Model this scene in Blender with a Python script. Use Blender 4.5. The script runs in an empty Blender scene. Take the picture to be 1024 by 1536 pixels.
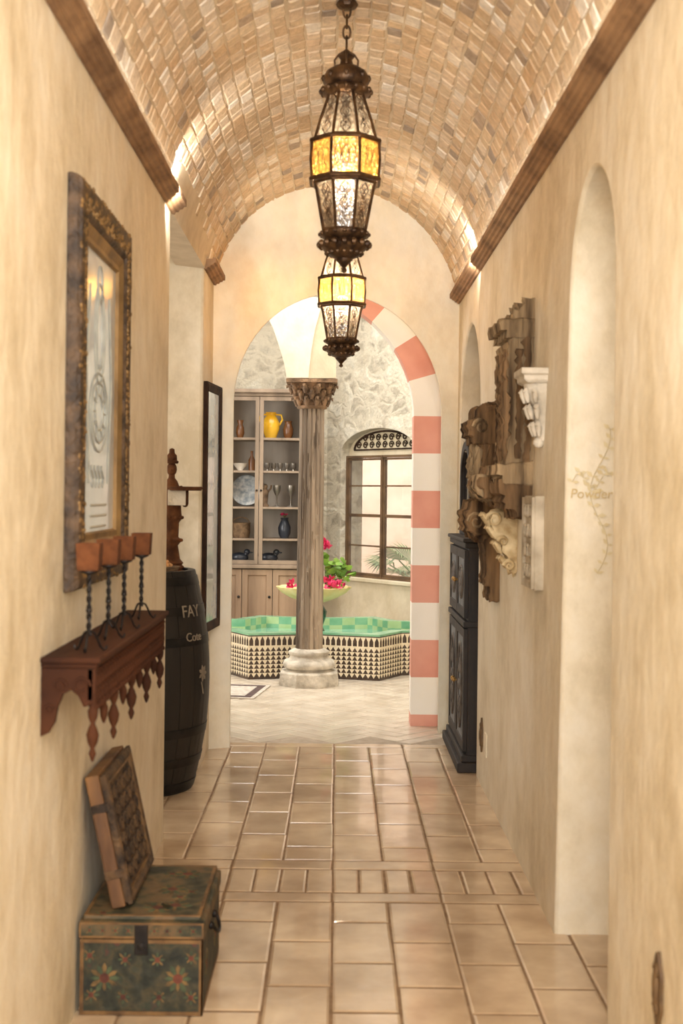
import bpy, bmesh, math, random
from mathutils import Matrix, Vector, noise
R = random.Random(7)
pi = math.pi
SC = bpy.context.scene
COL = SC.collection
F = 1900.0; H = 1.4; VX, VY = 505.5, 740.4; TH = .0115
LW, RW = -.685, .71          # corridor wall planes
VC = (LW+RW)/2; VR = (RW-LW)/2; VZ = 2.45   # vault centre, radius, springing height

def at(x, y, Y):
    u = x-TH*(768-y); v = y-TH*(x-512)
    return Vector(((u-VX)*Y/F, Y, H-(v-VY)*Y/F))
def endY(X): return 7.195+.43*X

# ---------------------------------------------------------------- materials
def lin(c):
    o = []
    for v in c[:3]:
        v /= 255.
        o.append(v/12.92 if v <= .04045 else ((v+.055)/1.055)**2.4)
    return (*o, 1)
def base_mat(name):
    m = bpy.data.materials.new(name); m.use_nodes = True
    nt = m.node_tree
    return m, nt, nt.nodes['Principled BSDF'], nt.nodes, nt.links
def M(name, c1, c2=None, scale=6, rough=.6, metal=0, bump=0, bscale=None, island=0, stretch=(1,1,1), detail=5, lo=.35, hi=.65, coat=0, stops=None, patches=None, vr=(.9,1.06)):
    m, nt, b, N, K = base_mat(name)
    b.inputs['Roughness'].default_value = rough
    b.inputs['Metallic'].default_value = metal
    b.inputs['Coat Weight'].default_value = coat
    if rough > .8: b.inputs['Specular IOR Level'].default_value = .2
    tc = N.new('ShaderNodeTexCoord'); mp = N.new('ShaderNodeMapping')
    mp.inputs['Scale'].default_value = stretch
    K.new(tc.outputs['Object'], mp.inputs['Vector'])
    if c2 is None and not stops:
        b.inputs['Base Color'].default_value = lin(c1); out = None
    else:
        rp = N.new('ShaderNodeValToRGB')
        ss = stops or patches
        if stops:
            g = N.new('ShaderNodeNewGeometry'); src = g.outputs['Random Per Island']
        else:
            nz = N.new('ShaderNodeTexNoise'); nz.inputs['Scale'].default_value = scale; nz.inputs['Detail'].default_value = detail
            K.new(mp.outputs[0], nz.inputs['Vector']); src = nz.outputs['Fac']
        e = rp.color_ramp.elements
        if ss:
            e[0].position, e[0].color = ss[0][0], lin(ss[0][1])
            e[1].position, e[1].color = ss[-1][0], lin(ss[-1][1])
            for p, c in ss[1:-1]:
                n_ = e.new(p); n_.color = lin(c)
        else:
            e[0].position, e[0].color = lo, lin(c1); e[1].position, e[1].color = hi, lin(c2)
        K.new(src, rp.inputs[0]); out = rp.outputs[0]
        if stops:
            nz = N.new('ShaderNodeTexNoise'); nz.inputs['Scale'].default_value = scale; nz.inputs['Detail'].default_value = 6
            K.new(mp.outputs[0], nz.inputs['Vector'])
            mr = N.new('ShaderNodeMapRange'); mr.inputs[1].default_value = .3; mr.inputs[2].default_value = .7
            mr.inputs[3].default_value = vr[0]; mr.inputs[4].default_value = vr[1]
            K.new(nz.outputs['Fac'], mr.inputs[0])
            hs = N.new('ShaderNodeHueSaturation'); K.new(mr.outputs[0], hs.inputs['Value']); K.new(out, hs.inputs['Color']); out = hs.outputs[0]
        if island:
            g = N.new('ShaderNodeNewGeometry'); mr = N.new('ShaderNodeMapRange')
            mr.inputs[3].default_value = 1-island; mr.inputs[4].default_value = 1+island
            K.new(g.outputs['Random Per Island'], mr.inputs[0])
            hs = N.new('ShaderNodeHueSaturation'); K.new(mr.outputs[0], hs.inputs['Value']); K.new(out, hs.inputs['Color']); out = hs.outputs[0]
        K.new(out, b.inputs['Base Color'])
    if bump:
        n2 = N.new('ShaderNodeTexNoise'); n2.inputs['Scale'].default_value = bscale or scale*3; n2.inputs['Detail'].default_value = 6
        K.new(mp.outputs[0], n2.inputs['Vector'])
        bp = N.new('ShaderNodeBump'); bp.inputs['Strength'].default_value = bump; bp.inputs['Distance'].default_value = .02
        K.new(n2.outputs['Fac'], bp.inputs['Height']); K.new(bp.outputs[0], b.inputs['Normal'])
    return m
def E(name, c, s):
    m, nt, b, N, K = base_mat(name)
    b.inputs['Base Color'].default_value = lin(c)
    b.inputs['Emission Color'].default_value = lin(c); b.inputs['Emission Strength'].default_value = s
    return m
def G(name, c, transl=.3, gloss=.12, rough=.15, c2=None, scale=40):
    m, nt, b, N, K = base_mat(name)
    t = N.new('ShaderNodeBsdfTransparent'); t.inputs[0].default_value = lin(c)
    d = N.new('ShaderNodeBsdfTranslucent'); d.inputs[0].default_value = lin(c)
    g = N.new('ShaderNodeBsdfGlossy'); g.inputs[0].default_value = (1,1,1,1); g.inputs['Roughness'].default_value = rough
    a = N.new('ShaderNodeMixShader'); a.inputs[0].default_value = transl
    c_ = N.new('ShaderNodeMixShader'); c_.inputs[0].default_value = gloss
    if c2:
        tc = N.new('ShaderNodeTexCoord'); v = N.new('ShaderNodeTexVoronoi'); v.inputs['Scale'].default_value = scale
        K.new(tc.outputs['Object'], v.inputs['Vector'])
        rp = N.new('ShaderNodeValToRGB'); e = rp.color_ramp.elements
        e[0].position = .2; e[0].color = lin(c); e[1].position = .6; e[1].color = lin(c2)
        K.new(v.outputs['Distance'], rp.inputs[0]); K.new(rp.outputs[0], t.inputs[0]); K.new(rp.outputs[0], d.inputs[0])
        bp = N.new('ShaderNodeBump'); bp.inputs['Strength'].default_value = .6; bp.inputs['Distance'].default_value = .004
        K.new(v.outputs['Distance'], bp.inputs['Height']); K.new(bp.outputs[0], g.inputs['Normal'])
    K.new(t.outputs[0], a.inputs[1]); K.new(d.outputs[0], a.inputs[2])
    K.new(a.outputs[0], c_.inputs[1]); K.new(g.outputs[0], c_.inputs[2])
    K.new(c_.outputs[0], N['Material Output'].inputs[0])
    return m
def plaster(name, c1, c2, c3):
    m, nt, b, N, K = base_mat(name)
    b.inputs['Roughness'].default_value = .6
    g = N.new('ShaderNodeNewGeometry')
    mp = N.new('ShaderNodeMapping'); mp.inputs['Scale'].default_value = (1,1,.75); K.new(g.outputs['Position'], mp.inputs[0])
    n1 = N.new('ShaderNodeTexNoise'); n1.inputs['Scale'].default_value = 2.2; n1.inputs['Detail'].default_value = 9; n1.inputs['Roughness'].default_value = .7
    n2 = N.new('ShaderNodeTexNoise'); n2.inputs['Scale'].default_value = 14; n2.inputs['Detail'].default_value = 5
    K.new(mp.outputs[0], n1.inputs[0]); K.new(mp.outputs[0], n2.inputs[0])
    r = N.new('ShaderNodeValToRGB'); e = r.color_ramp.elements
    e[0].position = .34; e[0].color = lin(c2); e[1].position = .66; e[1].color = lin(c3)
    q = e.new(.5); q.color = lin(c1)
    K.new(n1.outputs['Fac'], r.inputs[0])
    mr = N.new('ShaderNodeMapRange'); mr.inputs[1].default_value = .3; mr.inputs[2].default_value = .7; mr.inputs[3].default_value = .95; mr.inputs[4].default_value = 1.03
    K.new(n2.outputs['Fac'], mr.inputs[0])
    hs = N.new('ShaderNodeHueSaturation'); K.new(mr.outputs[0], hs.inputs['Value']); K.new(r.outputs[0], hs.inputs['Color'])
    K.new(hs.outputs[0], b.inputs['Base Color'])
    bp = N.new('ShaderNodeBump'); bp.inputs['Strength'].default_value = .35; bp.inputs['Distance'].default_value = .02
    K.new(n2.outputs['Fac'], bp.inputs['Height']); K.new(bp.outputs[0], b.inputs['Normal'])
    return m
def stone_mat(name):
    m, nt, b, N, K = base_mat(name)
    b.inputs['Roughness'].default_value = .85
    g = N.new('ShaderNodeNewGeometry')
    nz = N.new('ShaderNodeTexNoise'); nz.inputs['Scale'].default_value = 3.5; nz.inputs['Detail'].default_value = 6; K.new(g.outputs['Position'], nz.inputs[0])
    ad = N.new('ShaderNodeMix'); ad.data_type = 'RGBA'; ad.blend_type = 'ADD'; ad.inputs[0].default_value = .4
    K.new(g.outputs['Position'], ad.inputs[6]); K.new(nz.outputs['Color'], ad.inputs[7])
    mp = N.new('ShaderNodeMapping'); mp.inputs['Scale'].default_value = (1,1,1.6); K.new(ad.outputs[2], mp.inputs[0])
    v = N.new('ShaderNodeTexVoronoi'); v.inputs['Scale'].default_value = 5.4; K.new(mp.outputs[0], v.inputs['Vector'])
    ve = N.new('ShaderNodeTexVoronoi'); ve.feature = 'DISTANCE_TO_EDGE'; ve.inputs['Scale'].default_value = 5.4; K.new(mp.outputs[0], ve.inputs['Vector'])
    sp = N.new('ShaderNodeSeparateColor'); K.new(v.outputs['Color'], sp.inputs[0])
    r = N.new('ShaderNodeValToRGB'); e = r.color_ramp.elements
    e[0].position = 0; e[0].color = lin((180,167,146)); e[1].position = 1; e[1].color = lin((238,229,209))
    q = e.new(.35); q.color = lin((205,192,169)); q = e.new(.7); q.color = lin((223,212,190))
    K.new(sp.outputs[0], r.inputs[0])
    nf = N.new('ShaderNodeTexNoise'); nf.inputs['Scale'].default_value = 10; nf.inputs['Detail'].default_value = 9; nf.inputs['Roughness'].default_value = .75; K.new(g.outputs['Position'], nf.inputs[0])
    mr = N.new('ShaderNodeMapRange'); mr.inputs[1].default_value = .3; mr.inputs[2].default_value = .7; mr.inputs[3].default_value = .62; mr.inputs[4].default_value = 1.2
    K.new(nf.outputs['Fac'], mr.inputs[0])
    hs = N.new('ShaderNodeHueSaturation'); K.new(mr.outputs[0], hs.inputs['Value']); K.new(r.outputs[0], hs.inputs['Color'])
    me = N.new('ShaderNodeMapRange'); me.interpolation_type = 'SMOOTHSTEP'; me.inputs[1].default_value = .0; me.inputs[2].default_value = .26; K.new(ve.outputs['Distance'], me.inputs[0])
    mx = N.new('ShaderNodeMix'); mx.data_type = 'RGBA'; mx.inputs[6].default_value = lin((216,204,181)); K.new(me.outputs[0], mx.inputs[0]); K.new(hs.outputs[0], mx.inputs[7])
    K.new(mx.outputs[2], b.inputs['Base Color'])
    hh = N.new('ShaderNodeMath'); hh.operation = 'MULTIPLY_ADD'; hh.inputs[1].default_value = 4.5; K.new(nf.outputs['Fac'], hh.inputs[0]); K.new(me.outputs[0], hh.inputs[2])
    bp = N.new('ShaderNodeBump'); bp.inputs['Strength'].default_value = .6; bp.inputs['Distance'].default_value = .04
    K.new(hh.outputs[0], bp.inputs['Height']); K.new(bp.outputs[0], b.inputs['Normal'])
    return m

m_wall = plaster('cream_plaster', (222,208,181), (199,182,150), (233,223,203))
m_end = plaster('ochre_plaster', (243,234,212), (233,219,190), (246,240,224))
m_white = plaster('white_plaster', (236,230,216), (228,220,202), (242,237,226))
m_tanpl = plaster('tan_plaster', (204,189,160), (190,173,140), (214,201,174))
m_stone = stone_mat('rubble_stone')
m_crown = M('crown_stone', (112,82,55), (162,126,90), 7, .75, bump=.3, bscale=18)
m_mortar = M('mortar', (200,182,154), (214,197,170), 12, .95)
m_brick = M('vault_brick', (0,0,0), None, 38, .98, bump=.3, bscale=70, vr=(.80,1.07), stops=[(0,(164,150,136)),(.06,(184,164,142)),(.12,(206,178,144)),(.25,(219,195,162)),(.4,(208,180,146)),(.55,(224,203,174)),(.72,(228,208,182)),(.88,(214,184,148)),(.94,(234,220,200)),(1,(238,228,212))])
m_tile = M('glazed_floor_tile', (178,151,120), (213,188,155), 4, .19, bump=.12, bscale=8, island=.09, coat=.3)
m_herr = M('rotunda_tile', (194,180,160), (217,205,186), 5, .16, bump=.06, bscale=9, island=.06)
m_grout = M('grout', (128,102,76), (150,123,95), 20, .85)
m_grout2 = M('rotunda_grout', (164,148,128), (182,166,146), 20, .85)
m_pink = M('pink_stripe', (226,156,136), (234,170,150), 5, .7)
m_cream = M('cream_stripe', (250,244,232), (252,247,238), 5, .7)
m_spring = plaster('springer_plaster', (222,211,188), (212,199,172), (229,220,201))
m_bronze = M('dark_bronze', (52,36,24), (104,76,48), 25, .42, .6, bump=.15, bscale=60)
m_iron = M('black_iron', (26,22,20), (44,38,34), 25, .5, .6)
m_seed = G('seeded_glass', (226,208,180), .16, .14, .2, c2=(150,130,106), scale=85)
m_amber = G('amber_glass', (226,174,84), .24, .10, .25, c2=(150,102,40), scale=80)
m_pane = G('clear_pane', (240,238,234), .04, .08, .03)
m_bulb = E('warm_bulb', (255,226,170), 12)
m_rust = M('brown_cup_wood', (66,36,19), (104,62,35), 22, .9, bump=.2)
m_redwood = M('walnut_wood', (44,22,11), (80,44,23), 4, .82, bump=.15, bscale=30, stretch=(1,.15,1))
m_darkwood = M('dark_carved_wood', (34,22,15), (64,43,29), 8, .82, bump=.3, bscale=40)
m_statue = M('brown_statue_wood', (66,38,20), (112,70,40), 12, .82, bump=.4, bscale=50)
m_oldwood = M('weathered_wood', (72,56,40), (174,148,112), 18, .95, bump=1, bscale=40, stretch=(1,1,.10), lo=.36, hi=.64)
m_brownwood = M('brown_fragment_wood', (52,38,26), (138,108,76), 18, .95, bump=1, bscale=40, stretch=(1,1,.12), lo=.36, hi=.64)
m_greywood = M('grey_washed_wood', (116,98,80), (156,134,112), 5, .7, bump=.3, bscale=24, stretch=(1,1,.12))
m_warmwood = M('warm_door_wood', (120,96,74), (164,136,108), 6, .7, bump=.4, bscale=24, stretch=(1,1,.12))
m_palewood = M('pale_back_wood', (140,128,114), (166,154,138), 5, .7, stretch=(1,1,.12))
m_goldframe = M('aged_gold', (84,62,38), (126,98,62), 9, .6, .1, bump=.2)
m_goldlip = M('gold_inner_border', (108,82,46), (150,118,72), 9, .55, .2, bump=.2)
m_bronzeframe = M('bronze_carving', (46,34,24), (92,70,48), 18, .6, .15, bump=.6, bscale=50)
m_relief = M('dark_brown_relief', (44,31,20), (98,72,44), 22, .8, .0, bump=.6, bscale=50)
m_gilt = M('gilt_carving', (104,78,44), (156,122,74), 18, .5, .3, bump=.4, bscale=50)
m_etch = M('etched_glass', (176,188,196), (210,217,222), 3, .2, .0, coat=.5)
m_etchline = M('etched_line', (142,142,134), (168,168,156), 20, .4)
m_trunk = M('painted_green', (0,0,0), (1,1,1), 17, .65, bump=.25, bscale=30, detail=3, patches=[(.36,(24,28,20)),(.47,(42,44,30)),(.54,(64,56,35)),(.60,(42,50,35)),(.68,(78,42,29))])
m_lid = M('worn_lid_wood', (0,0,0), (1,1,1), 13, .65, bump=.25, bscale=30, detail=4, patches=[(.36,(32,34,24)),(.46,(56,54,36)),(.54,(88,74,47)),(.62,(102,78,48)),(.70,(64,58,37))])
m_ochre = M('painted_ochre', (66,51,27), (124,96,54), 40, .75)
m_red = M('painted_red', (68,32,22), (106,54,36), 40, .75)
m_leafp = M('painted_leaf', (44,56,40), (78,88,58), 40, .75)
m_edge = M('brown_gold_edge', (84,58,30), (130,96,54), 18, .6, .1, bump=.2)
m_bookwood = M('brown_panel_wood', (86,56,30), (136,96,54), 8, .65, bump=.4, bscale=26, stretch=(1,1,.3))
m_barrel = M('barrel_black', (13,11,10), (30,24,19), 5, .55, bump=.2, bscale=20, stretch=(1,1,.2), island=.2)
m_hoop = M('hoop_iron', (24,23,23), (44,41,39), 15, .5, .6)
m_letter = M('pale_lettering', (116,104,87), (144,130,110), 20, .7)
m_black = M('cabinet_black', (27,20,15), (46,36,28), 6, .7, bump=.12, bscale=30)
m_blackc = M('cabinet_carving', (66,58,52), (104,94,84), 15, .6, bump=.3)
m_panelb = M('grey_blue_panel', (84,88,92), (120,123,126), 9, .6, bump=.15)
m_brass = M('brass', (150,114,60), (180,142,82), 10, .4, .6)
m_whitest = M('white_carved_stone', (186,174,154), (222,211,192), 10, .82, bump=.5)
m_basest = M('grey_base_stone', (166,156,140), (214,204,186), 12, .9, bump=.7, bscale=22)
m_greyst = M('grey_relief_stone', (160,146,124), (202,189,166), 9, .85, bump=.5, bscale=26)
m_gilded = M('pale_gilding', (168,138,90), (226,204,160), 16, .7, bump=.6, bscale=36)
m_shaft = M('weathered_column_wood', (88,76,64), (170,152,130), 8, .9, bump=1, bscale=26, stretch=(1,1,.06), lo=.36, hi=.62)
m_cap = M('carved_capital', (84,64,44), (148,118,88), 14, .8, bump=.6, bscale=40)
m_zcream = M('cream_zellige', (220,204,172), (234,220,192), 20, .3)
m_zblack = M('dark_zellige', (56,43,36), (84,67,55), 20, .25)
m_zgreen = M('green_zellige', (112,168,132), (140,188,150), 9, .2)
m_zlime = M('lime_zellige', (168,194,140), (186,206,156), 9, .2)
m_water = M('pool_water', (126,170,146), (146,188,162), 3, .05, bump=.1, bscale=9)
m_bowl = M('golden_bowl_stone', (230,196,132), (244,216,160), 9, .7, bump=.2)
m_teal = M('dark_green_glaze', (14,60,46), (34,96,74), 9, .2)
m_leaf = M('green_leaf', (88,132,40), (140,176,66), 8, .45, island=.25)
m_petal = M('pink_petal', (204,28,90), (232,70,122), 8, .5, island=.2)
m_stem = M('plant_stem', (78,92,44), (104,112,60), 8, .6)
m_winwood = M('window_wood', (74,54,35), (108,82,55), 6, .6, bump=.1)
m_yellow = M('yellow_glaze', (222,164,34), (238,190,66), 6, .22)
m_brownc = M('brown_glaze', (84,50,26), (122,78,42), 6, .25)
m_blueb = M('blue_black_glaze', (34,37,44), (58,62,70), 6, .3)
m_silver = M('tarnished_silver', (130,124,114), (170,162,150), 9, .3, .7)
m_wick = M('wicker', (92,70,48), (132,104,74), 30, .8, bump=.5, bscale=80)
m_plate = M('blue_painted_plate', (136,146,152), (212,212,206), 22, .25)
m_rug = M('rug_cream', (176,164,150), (206,196,182), 30, .95)
m_rugb = M('rug_border', (78,64,62), (104,86,80), 30, .95)
m_picw = M('pale_picture', (104,114,128), (144,154,168), 4, .15, coat=.4)
m_peach = M('outdoor_stucco', (228,200,182), (240,218,202), 4, .8)
m_ground = M('outdoor_paving', (196,180,158), (214,200,178), 4, .8)
m_scroll = M('ochre_scroll_paint', (206,186,142), (216,200,160), 20, .7)
m_gletter = M('golden_letter_paint', (190,164,112), (204,180,130), 20, .7)
m_cork = M('cork', (170,120,74), (204,158,106), 30, .8, island=.2)
m_plate2 = M('ivory_plastic', (226,212,184), (232,220,194), 10, .4)
m_mirror = M('dark_mirror', (40,40,44), (60,62,68), 5, .1, .5)

# ---------------------------------------------------------------- geometry helpers
def nb(): return bmesh.new()
def face(bm, vs, mi=0):
    try:
        f = bm.faces.new(vs); f.material_index = mi; return f
    except ValueError: return None
def box(bm, x0, x1, y0, y1, z0, z1, mi=0, mx=None):
    v = [Vector((x, y, z)) for z in (z0, z1) for y in (y0, y1) for x in (x0, x1)]
    if mx: v = [mx @ p for p in v]
    v = [bm.verts.new(p) for p in v]
    for q in ((0,2,3,1),(4,5,7,6),(0,1,5,4),(2,6,7,3),(0,4,6,2),(1,3,7,5)):
        face(bm, [v[i] for i in q], mi)
def loft(bm, rings, mi=0, closed=True, caps=True, wrap=False, cap_mi=None):
    vr = [[bm.verts.new(p) for p in r] for r in rings]
    n = len(vr[0])
    pairs = list(zip(vr, vr[1:])) + ([(vr[-1], vr[0])] if wrap else [])
    for a, b in pairs:
        for i in range(n if closed else n-1):
            j = (i+1) % n
            face(bm, [a[i], a[j], b[j], b[i]], mi)
    if caps and not wrap:
        face(bm, vr[0][::-1], mi); face(bm, vr[-1], mi if cap_mi is None else cap_mi)
def prism(bm, poly, fn, d0, d1, mi=0, poly2=None):
    loft(bm, [[fn(a, b, d0) for a, b in poly], [fn(a, b, d1) for a, b in (poly2 or poly)]], mi)
def lathe(bm, prof, c, seg=24, mi=0, rot=0, mx=None):
    rings = []
    for r, z in prof:
        r = max(r, .0004)
        rings.append([Vector((math.cos(rot+2*pi*i/seg)*r, math.sin(rot+2*pi*i/seg)*r, z)) for i in range(seg)])
    c = Vector(c)
    rings = [[(mx @ p if mx else p)+c for p in r] for r in rings]
    loft(bm, rings, mi)
def tube(bm, pts, r, seg=8, mi=0, closed=False):
    pts = [Vector(p) for p in pts]; n = len(pts)
    rr = r if isinstance(r, (list, tuple)) else [r]*n
    rings = []; up = None
    for i, p in enumerate(pts):
        a = pts[(i-1) % n] if closed or i else p
        b = pts[(i+1) % n] if closed or i < n-1 else p
        t = (b-a)
        t = t.normalized() if t.length > 1e-9 else Vector((0,0,1))
        if up is None: up = Vector((0,0,1)) if abs(t.z) < .9 else Vector((1,0,0))
        s = t.cross(up)
        if s.length < 1e-6: s = t.orthogonal()
        s.normalize(); up = s.cross(t).normalized()
        rings.append([p+(s*math.cos(2*pi*k/seg)+up*math.sin(2*pi*k/seg))*rr[i] for k in range(seg)])
    loft(bm, rings, mi, wrap=closed)
def ball(bm, c, r, seg=10, mi=0):
    if not hasattr(r, '__len__'): r = (r, r, r)
    n = max(4, seg*2//3); c = Vector(c); rings = []
    for i in range(n+1):
        th = pi*i/n; s = max(math.sin(th), .03); z = -math.cos(th)
        rings.append([c+Vector((r[0]*s*math.cos(2*pi*q/seg), r[1]*s*math.sin(2*pi*q/seg), r[2]*z)) for q in range(seg)])
    loft(bm, rings, mi)
def frame(bm, a0, a1, b0, b1, prof, fn, mi=0):
    rings = [[fn(a0+i, b0+i, d), fn(a1-i, b0+i, d), fn(a1-i, b1-i, d), fn(a0+i, b1-i, d)] for i, d in prof]
    loft(bm, rings, mi, wrap=True)
def resample(poly, step):
    out = []; n = len(poly)
    for i in range(n):
        a = Vector(poly[i]); b = Vector(poly[(i+1) % n]); k = max(1, int((b-a).length/step))
        for j in range(k): out.append(a.lerp(b, j/k))
    return out
def splinter(bm, poly, fn, d0, d1, layers=14, jag=.004, crack=.007, step=.014):
    # weathered timber: crisp ragged profile, vertical splits running down the face
    pr = resample(poly, step); rings = []
    jag *= 1.25; crack *= 1.3
    pj = [Vector((R.gauss(0, jag), R.gauss(0, jag*.7))) for _ in pr]
    lj = [-(crack*R.random() if R.random() < .45 else 0)-(crack if R.random() < .12 else 0) for _ in range(layers+1)]
    zmin = min(p.y for p in pr); zmax = max(p.y for p in pr)
    lz = [(R.uniform(-.018, .010), R.uniform(-.010, .018)) for _ in range(layers+1)]
    for l in range(layers+1):
        d = d0+(d1-d0)*l/layers; ring = []
        for p, j in zip(pr, pj):
            f = (p.y-zmin)/(zmax-zmin)
            ez = lz[l][0]*max(0, 1-f*5)+lz[l][1]*max(0, f*5-4)
            k = min(1, p.x/.03)
            w = noise.noise(Vector((p.x*20, p.y*7, d*24)))
            ring.append(fn(max(0, p.x+(j.x+lj[l]+w*.006)*k), p.y+j.y+ez, d+R.gauss(0, .0015)))
        rings.append(ring)
    loft(bm, rings)
def arc(cx, cz, rx, rz, a0, a1, n):
    return [(cx+rx*math.cos(a0+(a1-a0)*i/n), cz+rz*math.sin(a0+(a1-a0)*i/n)) for i in range(n+1)]
def text_bm(txt, size, ext=.001, shear=0):
    cu = bpy.data.curves.new('t', 'FONT'); cu.body = txt; cu.size = size; cu.extrude = ext; cu.shear = shear
    o = bpy.data.objects.new('t', cu); COL.objects.link(o)
    dg = bpy.context.evaluated_depsgraph_get(); dg.update()
    me = bpy.data.meshes.new_from_object(o.evaluated_get(dg))
    bm = nb(); bm.from_mesh(me)
    bpy.data.objects.remove(o); bpy.data.meshes.remove(me); bpy.data.curves.remove(cu)
    return bm

# ---------------------------------------------------------------- object helpers
def wl(o):
    p = Vector((0,0,0))
    while o: p = p+o.location; o = o.parent
    return p
def obj(name, bm, mats, parent=None, smooth=None, bevel=0, label=None, loc=None):
    bmesh.ops.recalc_face_normals(bm, faces=bm.faces[:])
    me = bpy.data.meshes.new(name); bm.to_mesh(me); bm.free()
    for m in (mats if isinstance(mats, (list, tuple)) else [mats]): me.materials.append(m)
    o = bpy.data.objects.new(name, me); COL.objects.link(o)
    if parent:
        o.parent = parent; me.transform(Matrix.Translation(-wl(parent)))
    elif loc is not None:
        o.location = loc; me.transform(Matrix.Translation(-Vector(loc)))
    if smooth is not None:
        me.polygons.foreach_set('use_smooth', [True]*len(me.polygons))
        me.set_sharp_from_angle(angle=math.radians(smooth))
    if bevel:
        b = o.modifiers.new('bevel', 'BEVEL'); b.width = bevel; b.segments = 2; b.limit_method = 'ANGLE'; b.angle_limit = math.radians(40)
    if label: o['label'] = label
    return o
def thing(name, label, cat, loc, group=None):
    o = bpy.data.objects.new(name, None); COL.objects.link(o); o.location = loc; o.empty_display_size = .05
    o['label'] = label; o['category'] = cat
    if group: o['group'] = group
    return o
def solo(name, bm, mats, label, cat, group=None, **k):
    vs = [v.co for v in bm.verts]
    lo = Vector([min(v[i] for v in vs) for i in range(3)]); hi = Vector([max(v[i] for v in vs) for i in range(3)])
    o = obj(name, bm, mats, loc=Vector(((lo.x+hi.x)/2, (lo.y+hi.y)/2, lo.z)), **k)
    o['label'] = label; o['category'] = cat
    if group: o['group'] = group
    return o
def struct(name, bm, mats, **k):
    o = obj(name, bm, mats, **k); o['kind'] = 'structure'; return o
def dup(root, loc, label, group=None):
    r = root.copy(); COL.objects.link(r); r.location = loc; r['label'] = label
    if group: r['group'] = group
    for ch in list(root.children):
        c = ch.copy(); COL.objects.link(c); c.parent = r
        for g in list(ch.children):
            d = g.copy(); COL.objects.link(d); d.parent = c
    return r

XZ = lambda Y0=0: (lambda a, b, d: Vector((a, d+Y0, b)))      # profile in X,z pushed along Y
YZ = lambda X0=0: (lambda a, b, d: Vector((d+X0, a, b)))      # profile in Y,z pushed along X

# ================================================================ SETTING
# floor: every tile is a slightly uneven slab with a grouted, rounded edge
bm = nb()
def tile(x0, x1, y0, y1, mi=0, rot=None, g=.0013, ed=2, i=.0045):
    j = lambda: R.uniform(-.002, .002)
    x0 += g; x1 -= g; y0 += g; y1 -= g
    lo = [(x0,y0),(x1,y0),(x1,y1),(x0,y1)]
    cxm, cym = (x0+x1)/2, (y0+y1)/2
    mid = [(px+(i*.7 if px < cxm else -i*.7)+j(), py+(i*.7 if py < cym else -i*.7)+j()) for px, py in lo]
    hi = [(px+(.007 if px < cxm else -.007), py+(.007 if py < cym else -.007)) for px, py in mid]
    f = (lambda p, z: rot @ Vector((*p, z))) if rot else (lambda p, z: Vector((*p, z)))
    jit = [R.uniform(-.0005, .0005) for _ in range(4)]
    r1 = [f(p, -.012) for p in lo]; r2 = [f(p, -.0022) for p in lo]; r3 = [f(p, -.0018) for p in mid]; r4 = [f(p, q) for p, q in zip(hi, jit)]
    v1, v2, v3, v4 = ([bm.verts.new(p) for p in r] for r in (r1, r2, r3, r4))
    for a, b, m_ in ((v1,v2,ed),(v2,v3,ed),(v3,v4,mi)):
        for q in range(4): face(bm, [a[q], a[(q+1)%4], b[(q+1)%4], b[q]], m_)
    face(bm, v4, mi)
TW = .189
for k in range(-12, 8):
    x0, x1 = k*TW, (k+1)*TW
    def rows(ya, yb, off):
        cuts = [ya]; y = ya-off+.36
        while y < yb-.06:
            if y > ya+.06: cuts.append(y)
            y += .36
        cuts.append(yb)
        for a, b in zip(cuts, cuts[1:]): tile(x0, x1, a, b)
    rows(-.9, 4.346, .18*(k % 2)); rows(4.836, 7.0, .18*(k % 2))
    for s in (0, 1): tile(x0+s*TW/2, x0+(s+1)*TW/2, 4.448, 4.72)
for y0, y1 in ((4.346, 4.448), (4.72, 4.836), (7.0, 7.1)):
    x = -2.27
    while x < 1.5:
        tile(x, x+.378, y0, y1); x += .378
n = 3; w = .1
rot = Matrix.Translation((0, 7.1, 0)) @ Matrix.Rotation(pi/4, 4, 'Z')
for i in range(-40, 75):
    for j in range(-40, 75):
        k = (i-j) % (2*n)
        if k not in (0, 2*n-1): continue
        a = (i*w, (i+n)*w, j*w, (j+1)*w) if k == 0 else (i*w, (i+1)*w, j*w, (j+n)*w)
        c = rot @ Vector(((a[0]+a[1])/2, (a[2]+a[3])/2, 0))
        if 7.24 < c.y < 12.2 and abs(c.x) < 2.6: tile(*a, mi=1, rot=rot, g=.001, ed=3, i=.003)
box(bm, -2.7, 2.7, -2, 7.1, -.1, -.0028, 2)
box(bm, -2.7, 2.7, 7.1, 13, -.1, -.0028, 3)
struct('floor', bm, [m_tile, m_herr, m_grout, m_grout2])

# left wall blocks and side passage
PA, PB = 5.12, 6.41
bm = nb(); box(bm, -2.3, LW, -2, PA, -.02, 2.7); struct('wall_left', bm, m_wall, bevel=.02)
bm = nb(); prism(bm, [(-2.3, PB), (LW, PB), (LW, endY(LW)+.05), (-2.3, endY(LW)-.2)], lambda a, b, d: Vector((a, b, d)), -.02, 2.7); struct('wall_left', bm, m_wall, bevel=.015)
bm = nb(); box(bm, -2.5, -2.3, PA-.3, PB+.3, -.02, 2.9); struct('wall_left', bm, m_wall)
bm = nb(); box(bm, -2.4, LW+.035, PA-.02, PB+.02, 2.67, 2.9); struct('ceiling', bm, m_white)

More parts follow.
